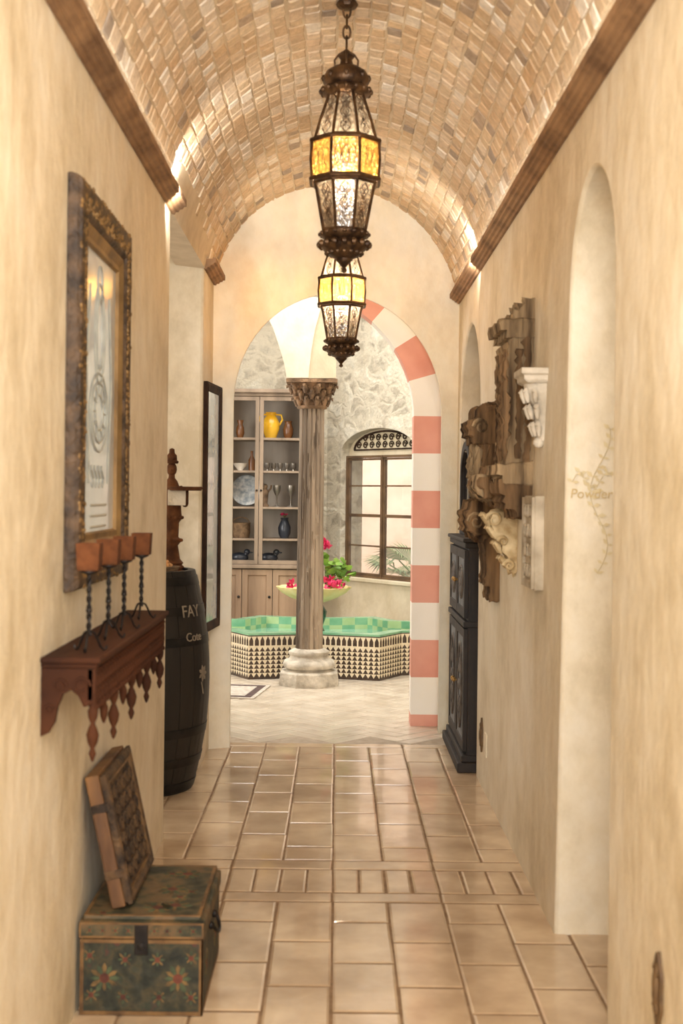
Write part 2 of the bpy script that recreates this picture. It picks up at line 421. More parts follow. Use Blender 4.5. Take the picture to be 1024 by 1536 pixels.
# right wall with powder-room arch and cabinet niche
ol = [(-2, -.02), (3.27, -.02), (3.27, 1.98)] + [(y, z) for y, z in arc(3.585, 1.98, .315, .345, pi, 0, 20)][1:] + [(4.05, -.02), (6.33, -.02), (6.33, 1.8)] \
   + arc(6.855, 1.8, .525, .52, pi, 0, 20)[1:] + [(7.38, -.02), (endY(RW)+.05, -.02), (endY(RW)+.05, 2.7), (-2, 2.7)]
bm = nb(); prism(bm, ol, YZ(), RW, 1.35); wr = struct('wall_right', bm, m_wall, smooth=30, bevel=.012)
bm = nb(); box(bm, 1.35, 1.5, 3.0, 7.6, -.02, 2.7); struct('wall_right', bm, m_wall)

# barrel vault: mortar shell + bricks
bm = nb()
a_lo = math.asin((2.53-VZ)/VR); NA = 40
rings = []
for i in range(NA+1):
    a = a_lo+(pi-2*a_lo)*i/NA
    X, Z = VC+VR*math.cos(a), VZ+VR*math.sin(a)
    rings.append([Vector((X, -2, Z)), Vector((X, endY(X)+.05, Z)), Vector((VC+(VR+.15)*math.cos(a), endY(X)+.05, VZ+(VR+.15)*math.sin(a))), Vector((VC+(VR+.15)*math.cos(a), -2, VZ+(VR+.15)*math.sin(a)))])
loft(bm, rings, 1)
NC = 33; da = (pi-2*a_lo)/NC; BL = .08
for j in range(NC):
    y = -1.2-R.uniform(0, BL)
    while y < 7.7:
        L_ = BL*R.uniform(.65, 1.35)
        a0 = a_lo+j*da+R.uniform(.003,.009); a1 = a_lo+(j+1)*da-R.uniform(.003,.009)
        am = (a0+a1)/2; Xm = VC+VR*math.cos(am)
        y1 = y+L_-R.uniform(.006,.010)
        lowleft = am > pi/2 and VZ+VR*math.sin(am) < 2.68 and PA-.05 < y < PB
        if (y+y1)/2 < endY(Xm)+.06 and not lowleft:
            t = R.uniform(.003, .007); q = .004
            outer = [(a0+R.uniform(-.006,.006), y+R.uniform(-.004,.004)), (a1+R.uniform(-.006,.006), y+R.uniform(-.004,.004)), (a1+R.uniform(-.006,.006), y1+R.uniform(-.004,.004)), (a0+R.uniform(-.006,.006), y1+R.uniform(-.004,.004))]
            inner = [(p+(q/VR if p < am else -q/VR), s+(q if s < (y+y1)/2 else -q)) for p, s in outer]
            f = lambda p, r: Vector((VC+r*math.cos(p[0]), p[1], VZ+r*math.sin(p[0])))
            loft(bm, [[f(p, VR+.01) for p in outer], [f(p, VR-t*.4) for p in outer], [f(p, VR-t+R.uniform(-.0015, .0015)) for p in inner]], 0)
        y += L_
struct('ceiling', bm, [m_brick, m_mortar])

# crown mouldings
cp = [(0,2.528),(.012,2.526),(.017,2.536),(.028,2.537),(.033,2.546),(.045,2.549),(.049,2.557),(.06,2.559),(.06,2.584),(.045,2.584),(.045,2.578),(0,2.578)]
def crown(idx, wall, s, y0, y1):
    bm = nb(); loft(bm, [[Vector((wall+s*d, y0, z)) for d, z in cp], [Vector((wall+s*d, y1, z)) for d, z in cp]]); struct('trim_%d' % idx, bm, m_crown)
crown(1, LW, 1, -2, PA+.03); crown(2, LW, 1, PB-.02, endY(LW)+.03); crown(3, RW, -1, -2, endY(RW)-.03)

# oblique end wall with round arch (opening splayed towards the rotunda)
k = math.hypot(1, .43); ux = 1/k; uy = .43/k
def EW(a, b, d): return Vector((a*ux-uy*d, 7.195+a*uy+ux*d, b))
def arch_outline(g): return [(-1.25, -.02), (-.618-g, -.02), (-.618-g, 1.89)]+arc(.0205, 1.89, .6385+g, .64+g, pi, 0, 40)[1:]+[(.659+g, -.02), (1.9, -.02), (1.9, 3.7), (-1.25, 3.7)]
bm = nb(); prism(bm, arch_outline(0), EW, 0, .12, poly2=arch_outline(.09)); struct('wall_back', bm, m_end, smooth=30, bevel=.008)

# striped arch just inside the rotunda
bm = nb(); RY = 7.66; cx, cz, ri, ro = -.2935, 1.8745, .752, 1.06
nv = 11
for i in range(nv):
    a0 = pi*i/nv; a1 = pi*(i+1)/nv
    poly = arc(cx, cz, ri, ri, a0, a1, 4)+arc(cx, cz, ro, ro, a1, a0, 4)
    prism(bm, poly, XZ(RY), 0, .16, i % 2)
for s in (1, -1):
    z = cz; c = 1
    while z > 0:
        z0 = max(-.01, z-.2256)
        xa, xb = sorted((cx+s*ri, cx+s*ro))
        box(bm, xa, xb, RY, RY+.16, z0, z, c); c = 1-c; z = z0 if z0 > 0 else -1
struct('trim_4', bm, [m_cream, m_pink])

# rotunda walls
P_ = [(-1.12, 6.75), (-2.5, 8.2), (-2.5, 11.2), (-1.9, 12.1), (-.1, 12.1)]
Q_ = [(.95, 10.7), (2.3, 9.6), (2.3, 8.4), (1.65, 7.95)]
def slab(p, q, z0, z1, mat, name):
    p, q = Vector(p), Vector(q); t = (q-p).normalized(); nn = Vector((t.y, -t.x))
    if nn.dot((p+q)/2-Vector((0, 9.6))) < 0: nn = -nn
    bm = nb(); c = [p-t*.03, q+t*.03, q+t*.03+nn*.2, p-t*.03+nn*.2]
    loft(bm, [[Vector((v.x, v.y, z)) for v in c] for z in (z0, z1)]); struct(name, bm, mat)
for p, q in zip(P_, P_[1:]): slab(p, q, -.02, 3.7, m_stone, 'wall_stone')
for p, q in zip(Q_, Q_[1:]): slab(p, q, -.02, 3.7, m_stone, 'wall_stone')
bm = nb(); box(bm, -2.8, 2.6, 6.6, 12.5, 3.6, 3.7); struct('ceiling', bm, m_white)
# window wall (faces the corridor obliquely)
def WW(a, b, d): return Vector((-.1+.6*a+.8*d, 12.1-.8*a+.6*d, b))
T0, T1, TT = .22, 1.30, 1.75; tm = (T0+T1)/2
ol = [(-.05, .6), (T0, .6), (T0, 1.78)]+arc(tm, 1.78, (T1-T0)/2, .22, pi, 0, 16)[1:]+[(T1, .6), (TT+.05, .6), (TT+.05, 3.7), (-.05, 3.7)]
bm = nb(); prism(bm, ol, WW, 0, .26); struct('wall_window', bm, m_stone)
bm = nb(); prism(bm, [(-.05, -.02), (TT+.05, -.02), (TT+.05, .6), (-.05, .6)], WW, -.02, .26)
prism(bm, [(T0-.05, .6), (TT, .6), (TT, .625), (T0-.05, .625)], WW, -.05, .1); struct('wall_window', bm, m_tanpl)
bm = nb(); lun = [(T0-.01, 1.75), (T1+.01, 1.75), (T1+.01, 1.80)]+arc(tm, 1.80, (T1-T0)/2+.01, .21, 0, pi, 16)[1:]
prism(bm, lun, WW, .10, .20); struct('wall_window', bm, m_tanpl)
# window
wn = bpy.data.objects.new('window_1', None); COL.objects.link(wn); wn.location = WW(tm, .63, .11); wn['kind'] = 'structure'
pf = [(0, .06), (0, .11), (.022, .11), (.022, .06)]
bm = nb(); frame(bm, T0, T1, .625, 1.755, pf, WW)
prism(bm, [(tm-.013, .625), (tm+.013, .625), (tm+.013, 1.755), (tm-.013, 1.755)], WW, .055, .11); obj('window_frame', bm, m_winwood, wn)
for a0, a1 in ((T0+.022, tm-.013), (tm+.013, T1-.022)):
    bm = nb(); frame(bm, a0, a1, .65, 1.73, [(0, .07), (0, .10), (.018, .10), (.018, .07)], WW)
    for z, t in ((1.2, .014), (1.475, .007), (.92, .007)):
        prism(bm, [(a0, z-t), (a1, z-t), (a1, z+t), (a0, z+t)], WW, .078, .098)
    s = obj('sash', bm, m_winwood, wn)
    bm = nb(); prism(bm, [(a0, .655), (a1, .655), (a1, 1.72), (a0, 1.72)], WW, .086, .090); obj('glass_pane', bm, m_pane, s)
bm = nb()
tube(bm, [WW(a, b, .09) for a, b in arc(tm, 1.81, .45, .165, 0, pi, 24)], .010, 6)
tube(bm, [WW(tm-.45, 1.81, .09), WW(tm+.45, 1.81, .09)], .008, 6)
for q in range(9):
    a = tm-.38+.095*q; zt = 1.81+.165*math.sqrt(max(0, 1-((a-tm)/.45)**2)); rr = min(.036, (zt-1.815)/2)
    for z in ((1.815+rr,) if zt-1.815 < .10 else (1.815+rr, 1.815+3*rr*.95)):
        tube(bm, [WW(a+rr*math.cos(t*.7)*(1-t*.06), z+rr*math.sin(t*.7)*(1-t*.06), .09) for t in range(14)], .0055, 5)
obj('lunette_grille', bm, m_darkwood, wn)
# springers carried by the column
CY = 9.29
def sp(pts, y0, y1, mat, idx):
    poly = [(at(x, y, CY).x, at(x, y, CY).z) for x, y in pts]
    bm = nb(); prism(bm, poly, XZ(), y0, y1); struct('trim_%d' % idx, bm, mat)
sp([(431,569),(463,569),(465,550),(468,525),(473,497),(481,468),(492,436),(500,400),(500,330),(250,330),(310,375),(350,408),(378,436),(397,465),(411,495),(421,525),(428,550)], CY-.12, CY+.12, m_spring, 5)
sp([(463,569),(504,569),(504,552),(505,530),(508,505),(514,478),(524,448),(540,418),(565,390),(610,360),(610,330),(500,330),(500,400),(492,436),(481,468),(473,497),(468,525),(465,550)], CY-.10, CY+.14, m_tanpl, 6)  # tan plaster paints in the shade of the arch underside turning away
# outdoors
bm = nb(); box(bm, -3, 5, 15.4, 15.6, -.1, 3.2); struct('wall_outside', bm, m_peach)
bm = nb(); box(bm, -4, 6, 12.4, 17, -.15, -.1); struct('floor_outside', bm, m_ground)

# ================================================================ LANTERNS
def chain_bm(o):
    bm = nb(); z = .8; i = 0; top = VZ+VR-o.z-.004
    while z < top:
        e = Vector((1,0,0)) if i % 2 else Vector((0,1,0))
        tube(bm, [o+e*(.013*math.cos(q*pi/6))+Vector((0,0,z+.018+.024*math.sin(q*pi/6))) for q in range(12)], .0042, 5, closed=True)
        z += .037; i += 1
    ball(bm, o+Vector((0,0,top-.01)), (.04,.04,.02), 10)
    return bm
def lantern(loc):
    t = thing('hanging_lantern', 'nearest hanging lantern, larger in view, bronze with amber band', 'lantern', loc, None)
    o = Vector(loc)
    up = lambda pr, seg, b, mi=0, rot=0: lathe(b, pr, o, seg, mi, rot)
    bm = nb(); up([(0,0),(.012,.008),(.006,.02),(.018,.034),(.03,.045),(.03,.05),(.06,.066),(.082,.088),(.086,.098),(.07,.108),(.066,.116),(.086,.13),(.088,.142),(.07,.146)], 16, bm)
    for q in range(16):
        a = 2*pi*q/16; ball(bm, o+Vector((.087*math.cos(a), .087*math.sin(a), .1)), (.012,.012,.014), 6)
        ball(bm, o+Vector((.062*math.cos(a), .062*math.sin(a), .07)), .009, 6)
        ball(bm, o+Vector((.086*math.cos(a), .086*math.sin(a), .137)), .008, 6)
    obj('bottom_bowl', bm, m_bronze, t, smooth=50)
    bm = nb()
    lines = [(.078,.142),(.112,.318)], [(.126,.326),(.131,.392),(.126,.456)], [(.116,.464),(.094,.54),(.062,.632)]
    for q in range(8):
        a = 2*pi*q/8+pi/8
        for l in lines: tube(bm, [o+Vector((r*math.cos(a), r*math.sin(a), z)) for r, z in l], .0058, 6)
    for r, z, th in ((.08,.146,.007),(.114,.314,.007),(.129,.324,.008),(.129,.458,.008),(.117,.467,.006),(.064,.628,.006)):
        tube(bm, [o+Vector((r*math.cos(2*pi*q/8+pi/8), r*math.sin(2*pi*q/8+pi/8), z)) for q in range(8)], th, 6, closed=True)
    for q in range(8):        # pierced filigree in front of the panes
        a = 2*pi*q/8
        for r0, z0, r1, z1 in ((.074,.16,.104,.305),(.106,.475,.06,.62)):
            for s in (-1, 1):
                for fq in (3, 5):
                    pts = []
                    for u in range(17):
                        f = u/16; r = (r0+(r1-r0)*f)*.965; z = z0+(z1-z0)*f; w = s*(.019 if fq == 3 else .011)*math.sin(f*fq*pi)
                        pts.append(o+Vector((r*math.cos(a)-w*math.sin(a), r*math.sin(a)+w*math.cos(a), z)))
                    tube(bm, pts, .0016, 4)
            for u in range(1, 8):
                f = u/8; r = (r0+(r1-r0)*f)*.97; ball(bm, o+Vector((r*math.cos(a), r*math.sin(a), z0+(z1-z0)*f)), .003, 5)
        for u in (-1, 0, 1):      # rosettes on the amber band
            c = o+Vector((.121*math.cos(a)-u*.026*math.sin(a), .121*math.sin(a)+u*.026*math.cos(a), .392))
            e1 = Vector((-math.sin(a), math.cos(a), 0)); tube(bm, [c+e1*(.011*math.cos(v*pi/5))+Vector((0,0,.034*math.sin(v*pi/5))) for v in range(10)], .0012, 4, closed=True)
    obj('cage', bm, m_bronze, t)
    for nm, pr, mt in (('lower_glass', [(.077,.147),(.109,.316)], m_seed), ('amber_band', [(.124,.328),(.129,.392),(.124,.454)], m_amber), ('upper_glass', [(.113,.467),(.092,.54),(.062,.628)], m_seed)):
        bm = nb(); rings = [[o+Vector((r*math.cos(2*pi*q/8+pi/8), r*math.sin(2*pi*q/8+pi/8), z)) for q in range(8)] for r, z in pr]
        loft(bm, rings, caps=False); obj(nm, bm, mt, t)
    bm = nb(); up([(.066,.624),(.084,.632),(.09,.642),(.084,.654),(.07,.66),(.082,.674),(.084,.69),(.072,.712),(.048,.728),(.026,.738),(.02,.756),(.03,.768),(.018,.78),(.01,.79),(0,.795)], 16, bm)
    for q in range(16):
        a = 2*pi*q/16; ball(bm, o+Vector((.088*math.cos(a), .088*math.sin(a), .642)), (.009,.009,.011), 6)
        if q % 2 == 0: ball(bm, o+Vector((.079*math.cos(a), .079*math.sin(a), .69)), (.010,.010,.014), 6)
    for q in range(4):
        a = q*pi/2; tube(bm, [o+Vector((r*math.cos(a), r*math.sin(a), z)) for r, z in ((.04,.733),(.042,.755),(.028,.775),(.012,.785))], .004, 5)
    obj('cap', bm, m_bronze, t, smooth=50)
    obj('chain', chain_bm(o), m_bronze, t)
    bm = nb(); ball(bm, o+Vector((0,0,.345)), (.027,.027,.034), 12); b = obj('bulb', bm, m_bulb, t, smooth=60)
    bm = nb(); lathe(bm, [(.014,.37),(.014,.62)], o, 8); obj('candle_tube', bm, m_bronze, t)
    return t
p1 = at(518, 405, 4.49); l1 = lantern((.015, 4.49, p1.z-.012))
p2 = at(513, 548, 6.59); l2 = dup(l1, (.0125, 6.59, p2.z-.012), 'farther hanging lantern, smaller in view, below and behind the nearest one')
for ch in l2.children:
    if ch.name.startswith('chain'):
        bm = chain_bm(Vector(l2.location)); bmesh.ops.translate(bm, verts=bm.verts[:], vec=-Vector(l2.location))
        me = bpy.data.meshes.new('chain'); bm.to_mesh(me); bm.free(); me.materials.append(m_bronze); ch.data = me

# ================================================================ LEFT WALL
# framed etched glass
fr = thing('framed_mirror', 'ornate dark gilt framed etched glass panel hung on left wall above the shelf', 'framed mirror', (LW, 3.56, 1.143))
y0, y1, z0, z1 = 3.175, 3.95, 1.143, 2.2
fy = YZ(LW)
bm = nb(); frame(bm, y0, y1, z0, z1, [(0,.001),(0,.012),(.004,.026),(.012,.038),(.03,.041),(.06,.034),(.085,.038),(.095,.026),(.095,.001)], fy)
obj('outer_frame', bm, m_bronzeframe, fr, bevel=.003)
bm = nb()
for s in range(300):
    f = s/300*2*(y1-y0+z1-z0-.18); a, b = y1-y0-.09, z1-z0-.09
    if f < a: c = (y0+.045+f, z0+.045)
    elif f < a+b: c = (y1-.045, z0+.045+f-a)
    elif f < 2*a+b: c = (y1-.045-(f-a-b), z1-.045)
    else: c = (y0+.045, z1-.045-(f-2*a-b))
    for q in range(3):
        ball(bm, fy(c[0]+R.uniform(-.034,.034), c[1]+R.uniform(-.034,.034), .036+R.uniform(-.002,.002)), (R.uniform(.003,.006), R.uniform(.004,.009), R.uniform(.004,.009)), 6)
obj('carved_leaf_band', bm, m_gilt, fr, smooth=50)
bm = nb(); frame(bm, y0+.095, y1-.095, z0+.095, z1-.095, [(0,.001),(0,.026),(.012,.03),(.03,.02),(.045,.022),(.05,.012),(.05,.001)], fy); obj('inner_lip', bm, m_goldlip, fr)
bm = nb(); box(bm, LW+.002, LW+.012, y0+.13, y1-.13, z0+.13, z1-.13); pn = obj('etched_pane', bm, m_etch, fr)
bm = nb(); cy, cz_ = (y0+y1)/2, 1.72
ell = lambda cz, ry, rz, a0=0, a1=2*pi, n=32: [fy(cy+ry*math.cos(a0+(a1-a0)*i/n), cz+rz*math.sin(a0+(a1-a0)*i/n), .013) for i in range(n)]
for cz_, ry, rz in ((1.62,.13,.11),(1.62,.10,.085),(1.62,.05,.05),(1.84,.07,.14),(1.84,.04,.1),(1.98,.03,.05)): tube(bm, ell(cz_, ry, rz), .0032, 5, closed=True)
for q in range(12):
    a = 2*pi*q/12; tube(bm, [fy(cy+.05*math.cos(a), 1.62+.05*math.sin(a), .013), fy(cy+.1*math.cos(a), 1.62+.085*math.sin(a), .013)], .0026, 4)
for z in (1.3, 1.33, 1.36): tube(bm, [fy(cy-.12, z, .013), fy(cy+.12, z, .013)], .0032, 4)
for q in range(4): tube(bm, [fy(cy-.09+.05*q+.02*math.sin(t), 1.41+.012*t, .013) for t in range(6)], .0032, 4)
for s in (-1, 1): tube(bm, [fy(cy+s*(.16-.02*math.cos(t*.5)), 1.42+.045*t, .013) for t in range(13)], .0032, 4)
obj('etched_motif', bm, m_etchline, pn)

# carved hanging shelf
sh = thing('wall_shelf', 'carved dark walnut wall shelf with turned hanging drops above the trunk', 'shelf', (LW, 3.54, .76))
sy0, sy1, sd, st = 2.95, 4.13, .128, 1.012
bm = nb(); box(bm, LW, LW+sd+.012, sy0-.012, sy1+.012, st-.014, st); box(bm, LW, LW+sd+.004, sy0-.004, sy1+.004, st-.026, st-.014); obj('shelf_board', bm, m_redwood, sh, bevel=.004)
for ye in (sy0, sy1-.018):
    pr = [(0, st-.026), (sd, st-.026), (sd, .93), (sd-.012, .90), (.1, .895), (.088, .92), (.07, .935), (.052, .925), (.04, .895), (.034, .86), (.02, .835), (0, .825)]
    bm = nb(); prism(bm, [(LW+a, b) for a, b in pr], XZ(), ye, ye+.018); obj('end_bracket', bm, m_redwood, sh, bevel=.003)
    s_ = -1 if ye == sy0 else 1; yf = ye if ye == sy0 else ye+.018
    for cx_, cz__, r in ((.095,.945,.022),(.045,.945,.018),(.02,.89,.012)):
        bm = nb(); tube(bm, [Vector((LW+cx_+r*math.cos(t*.6)*(1-t*.05), yf+s_*.001, cz__+r*math.sin(t*.6)*(1-t*.05))) for t in range(14)], .0035, 5); obj('bracket_scroll', bm, m_redwood, sh)
bm = nb(); prof = [(sy0, st-.026), (sy1, st-.026)]; nsc = 16; low = []
for i in range(nsc):
    for q in range(6):
        f = (i+q/6)/nsc; low.append((sy1-(sy1-sy0)*f, .912-.03*abs(math.sin(pi*q/6))))
prism(bm, prof+low+[(sy0, .912)], YZ(LW+sd-.018), 0, .01); obj('frieze', bm, m_darkwood, sh)
bm = nb()
for i in range(nsc*2):
    yc = sy0+.02+(sy1-sy0-.04)*i/(nsc*2-1)
    for zz in (.955, .918):
        for s in (1, -1): tube(bm, [Vector((LW+sd-.003, yc+s*.014*math.cos(t*.6)*(1-t*.05), zz+.015*math.sin(t*.6))) for t in range(10)], .0045, 5)
    ball(bm, (LW+sd-.002, yc, .978), (.007, .009, .005), 6)
    ball(bm, (LW+sd-.002, yc, .893), (.007, .008, .009), 6)
obj('fretwork', bm, m_redwood, sh)
for yc in (2.962, 3.24, 3.52, 3.80, 4.08):
    bm = nb(); lathe(bm, [(0,.765),(.004,.77),(.009,.785),(.005,.797),(.012,.812),(.015,.83),(.009,.848),(.005,.856),(.011,.87),(.013,.885),(.006,.898),(.010,.91),(.010,.94)], (LW+sd-.008, yc, 0), 12); obj('turned_drop', bm, m_redwood, sh, smooth=50)
    if yc < 4.05:
        bm = nb(); lathe(bm, [(0,.83),(.004,.835),(.009,.85),(.011,.87),(.005,.885),(.008,.9),(.008,.92)], (LW+sd-.008, yc+.14, 0), 10); obj('turned_drop', bm, m_redwood, sh, smooth=50)
# candle holders
def candle(loc, lab):
    t = thing('candle_holder', lab, 'candle holder', loc); o = Vector(loc)
    bm = nb()
    for q in range(3):
        a = 2*pi*q/3+.5
        pr = [(.004,.05),(.014,.045),(.022,.03),(.03,.012),(.038,.004),(.044,.007),(.045,.014)]
        tube(bm, [o+Vector((r*math.cos(a), r*math.sin(a), z)) for r, z in pr], .003, 6)
    obj('foot', bm, m_iron, t, smooth=60)
    bm = nb()
    for ph in (0, pi): tube(bm, [o+Vector((.0034*math.cos(ph+s*.55), .0034*math.sin(ph+s*.55), .04+.15*s/40)) for s in range(41)], .0034, 6)
    ball(bm, o+Vector((0,0,.1)), .008, 8); ball(bm, o+Vector((0,0,.15)), .007, 8)
    lathe(bm, [(.005,.185),(.022,.192),(.022,.196),(0,.196)], o, 12); obj('twisted_stem', bm, m_iron, t, smooth=60)
    bm = nb()
    sq = lambda s, z: [o+Vector((sx*s, sy*s, z)) for sx, sy in ((-1,-1),(1,-1),(1,1),(-1,1))]
    loft(bm, [sq(.0255,.196), sq(.028,.254), sq(.0285,.262), sq(.024,.262), sq(.022,.24)]); obj('square_cup', bm, m_rust, t, bevel=.0015)
    return t
c0 = candle((-.594, 3.05, st), 'iron candle holder with square brown cup nearest the viewer on the shelf')
dup(c0, (-.594, 3.31, st), 'second iron candle holder from the near end of the shelf')
dup(c0, (-.592, 3.54, st), 'third iron candle holder from the near end of the shelf')
dup(c0, (-.590, 3.84, st), 'iron candle holder at the far end of the shelf')

# painted trunk
tx0, tx1, ty0, ty1, tz = -.676, -.340, 3.375, 3.86, .265
tr = thing('painted_trunk', 'small dark greenish brown trunk painted with worn ochre flowers on floor', 'trunk', ((tx0+tx1)/2, (ty0+ty1)/2, 0))
bm = nb(); box(bm, tx0+.006, tx1-.006, ty0+.006, ty1-.006, 0, .205); obj('body', bm, m_trunk, tr, bevel=.005)
bm = nb(); box(bm, tx0, tx1, ty0, ty1, .207, .252); box(bm, tx0+.01, tx1-.01, ty0+.01, ty1-.01, .25, tz); obj('lid', bm, m_lid, tr, bevel=.006)
fF = lambda a, b, d: Vector((a, ty0+.006-d, b)); fS = lambda a, b, d: Vector((tx1-.006+d, a, b)); fT = lambda a, b, d: Vector((a, b, tz+d))
def rosette(f, a, b, r, n=10, mi=(0,1)):
    bm = nb()
    for q in range(n):
        an = 2*pi*q/n; rr = r*R.uniform(.75, 1.05)
        pts = [(a+rr*math.cos(an+s)*k, b+rr*math.sin(an+s)*k) for s, k in ((-.25,.2),(-.2,.75),(0,1),(.2,.75),(.25,.2))]
        prism(bm, pts, f, 0, .0012, mi[0] if q % 2 else 2)
    prism(bm, arc(a, b, r*.32, r*.32, 0, 2*pi*.95, 12), f, 0, .0018, mi[1])
    obj('painted_flower', bm, [m_ochre, m_red, m_leafp], tr)
for a, b, r in ((tx0+.07, .1, .042), (tx1-.07, .1, .042)): rosette(fF, a, b, r, 12)
for a, b in ((tx0+.035,.055),(tx0+.12,.05),(tx0+.125,.15),(tx1-.12,.05),(tx1-.035,.155),(tx1-.125,.15),(tx0+.03,.16),(tx1-.035,.05)): rosette(fF, a, b, .022, 8)
for a in (ty0+.12, ty1-.12): rosette(fS, a, .1, .045, 12)
for q in range(9): rosette(lambda p, q_, d: Vector((p, ty0-d, q_)), tx0+.03+q*.0345, .229, .012, 8)
for a, b in ((tx0+.2, ty0+.08), (tx1-.09, ty0+.1), (tx0+.22, ty0+.24), (tx1-.09, ty1-.1)): rosette(fT, a, b, .046, 12)
for a, b in ((tx0+.06, ty0+.03),(tx1-.06,ty0+.22),(tx0+.25,ty0+.17),(tx0+.2,ty1-.1)): rosette(fT, a, b, .026, 8)
bm = nb()
frame(bm, tx0+.004, tx1-.004, .002, .204, [(0,-.002),(0,.002),(.010,.002),(.010,-.002)], fF); frame(bm, ty0+.004, ty1-.004, .002, .204, [(0,-.002),(0,.002),(.010,.002),(.010,-.002)], fS)
frame(bm, tx0+.012, tx1-.012, ty0+.012, ty1-.012, [(0,-.002),(0,.0015),(.009,.0015),(.009,-.002)], fT)
frame(bm, tx0+.002, tx1-.002, .209, .250, [(0,-.004),(0,.0015),(.005,.0015),(.005,-.004)], lambda a, b, d: Vector((a, ty0-d, b))); obj('edge_trim', bm, m_edge, tr)
bm = nb(); a = (tx0+tx1)/2; box(bm, a-.018, a+.018, ty0-.003, ty0+.004, .165, .245); lathe(bm, [(.010,0),(.010,.006),(0,.007)], (a, ty0-.002, .19), 10, mx=Matrix.Rotation(pi/2, 4, 'X')); obj('clasp', bm, m_iron, tr, bevel=.002)
bm = nb(); tube(bm, [Vector((tx1+.004+.014*math.sin(q*pi/8), 3.62+.05*math.cos(q*pi/8), .18-.03*math.sin(q*pi/8))) for q in range(9)], .005, 6)
for yy in (3.57, 3.67): ball(bm, (tx1-.002, yy, .18), .012, 8)
obj('side_handle', bm, m_iron, tr, smooth=60)
# thick carved panel leaning on the trunk
py0_, py1_, pth, phg = 3.43, 3.84, .05, .365
mxp = Matrix.Translation((-.548, 0, tz+.012)) @ Matrix.Rotation(-math.radians(12.5), 4, 'Y')
lp = thing('wood_carving', 'thick carved wooden board with dark ornate face leaning on wall atop trunk', 'carved wood', (-.548, (py0_+py1_)/2, tz+.012))
fl = lambda a, b, d: mxp @ Vector((d, a, b))
bm = nb(); box(bm, -pth, -.012, py0_, py1_, 0, phg, 0, mxp); obj('board', bm, m_bookwood, lp, bevel=.004)
bm = nb(); box(bm, -.012, 0, py0_+.008, py1_-.008, .008, phg-.008, 0, mxp); obj('face_panel', bm, m_relief, lp, bevel=.002)
bm = nb(); frame(bm, py0_+.004, py1_-.004, .004, phg-.004, [(0,-.004),(0,.007),(.012,.011),(.026,.005),(.026,-.004)], fl); obj('raised_border', bm, m_relief, lp)
bm = nb(); frame(bm, py0_+.03, py1_-.03, .03, phg-.03, [(0,-.002),(0,.006),(.007,.006),(.007,-.002)], fl); obj('gilt_fillet', bm, m_edge, lp)
bm = nb()
for i in range(5):
    for j in range(6):
        a = py0_+.05+(py1_-py0_-.10)*(i+.5)/5; b = .05+(phg-.10)*(j+.5)/6
        ball(bm, fl(a, b, .001), (.009, .016, .014), 7)
        for s in (1, -1): tube(bm, [fl(a+s*.026*math.cos(t*.7)*(1-t*.06), b+.021*math.sin(t*.7)*(1-t*.06), .005) for t in range(9)], .005, 4)
obj('relief', bm, m_relief, lp, smooth=50)
for k_ in (.25, .75):
    bm = nb(); b = phg*k_; box(bm, -pth-.001, .001, py0_-.002, py0_+.02, b-.012, b+.012, 0, mxp); obj('edge_band', bm, m_relief, lp, bevel=.002)

# ================================================================ PASSAGE: barrel and things on it
BX, BY, BH = -.955, 6.03, 1.03
ba = thing('wine_barrel', 'black wooden wine barrel with pale lettering in the side passage', 'barrel', (BX, BY, 0))
def br(z): f = (z/BH-.5)*2; return .355-.075*f*f
bm = nb(); ns = 24
for s in range(ns):
    a0, a1 = 2*pi*s/ns+.004, 2*pi*(s+1)/ns-.004
    rings = []
    for i in range(13):
        z = BH*i/12; r = br(z)
        rings.append([Vector((BX+rr*math.cos(a), BY+rr*math.sin(a), z)) for rr, a in ((r, a0), (r+.002, (a0+a1)/2), (r, a1), (r-.03, a1), (r-.03, a0))])
    loft(bm, rings)
obj('staves', bm, m_barrel, ba, smooth=35)
for z in (.03, .15, .29, .71, .85, .985):
    bm = nb(); lathe(bm, [(br(z-.02)+.001, z-.02), (br(z-.02)+.005, z-.02), (br(z+.02)+.005, z+.02), (br(z+.02)+.001, z+.02)], (BX, BY, 0), 40); obj('hoop', bm, m_hoop, ba, smooth=40)
bm = nb(); lathe(bm, [(0, .965), (.265, .965), (.265, 1.0), (0, 1.0)], (BX, BY, 0), 32); obj('barrel_head', bm, m_barrel, ba)
a_cam = math.atan2(-BY, -BX)
def wrap(txt, size, z, a0):
    t = text_bm(txt, size, .0015)
    for v in t.verts:
        zz = z+v.co.y; r = br(zz)+.0055+v.co.z; a = a0+v.co.x/.34
        v.co = Vector((BX+r*math.cos(a), BY+r*math.sin(a), zz))
    return t
obj('lettering', wrap('FAY', .078, .822, a_cam+math.radians(40)), m_letter, ba)
obj('lettering', wrap('Cote', .056, .712, a_cam+math.radians(42)), m_letter, ba)
bm = nb()
def fB(a, b, d):
    z = .555+b; r = br(z)+.003+d; aa = a_cam+math.radians(62)+a/.35; return Vector((BX+r*math.cos(aa), BY+r*math.sin(aa), z))
for q in range(7):
    an = q*2*pi/7
    prism(bm, [(.04*kk*math.cos(an+s), .04*kk*math.sin(an+s)) for s, kk in ((-.25,.3),(-.35,.7),(0,1),(.35,.7),(.25,.3))], fB, 0, .002)
prism(bm, arc(0, 0, .018, .018, 0, 2*pi*.95, 12), fB, 0, .002)
tube(bm, [fB(-.016+.003*t, -.04-.008*t, .001) for t in range(8)], .003, 5)
obj('leaf_emblem', bm, m_letter, ba)
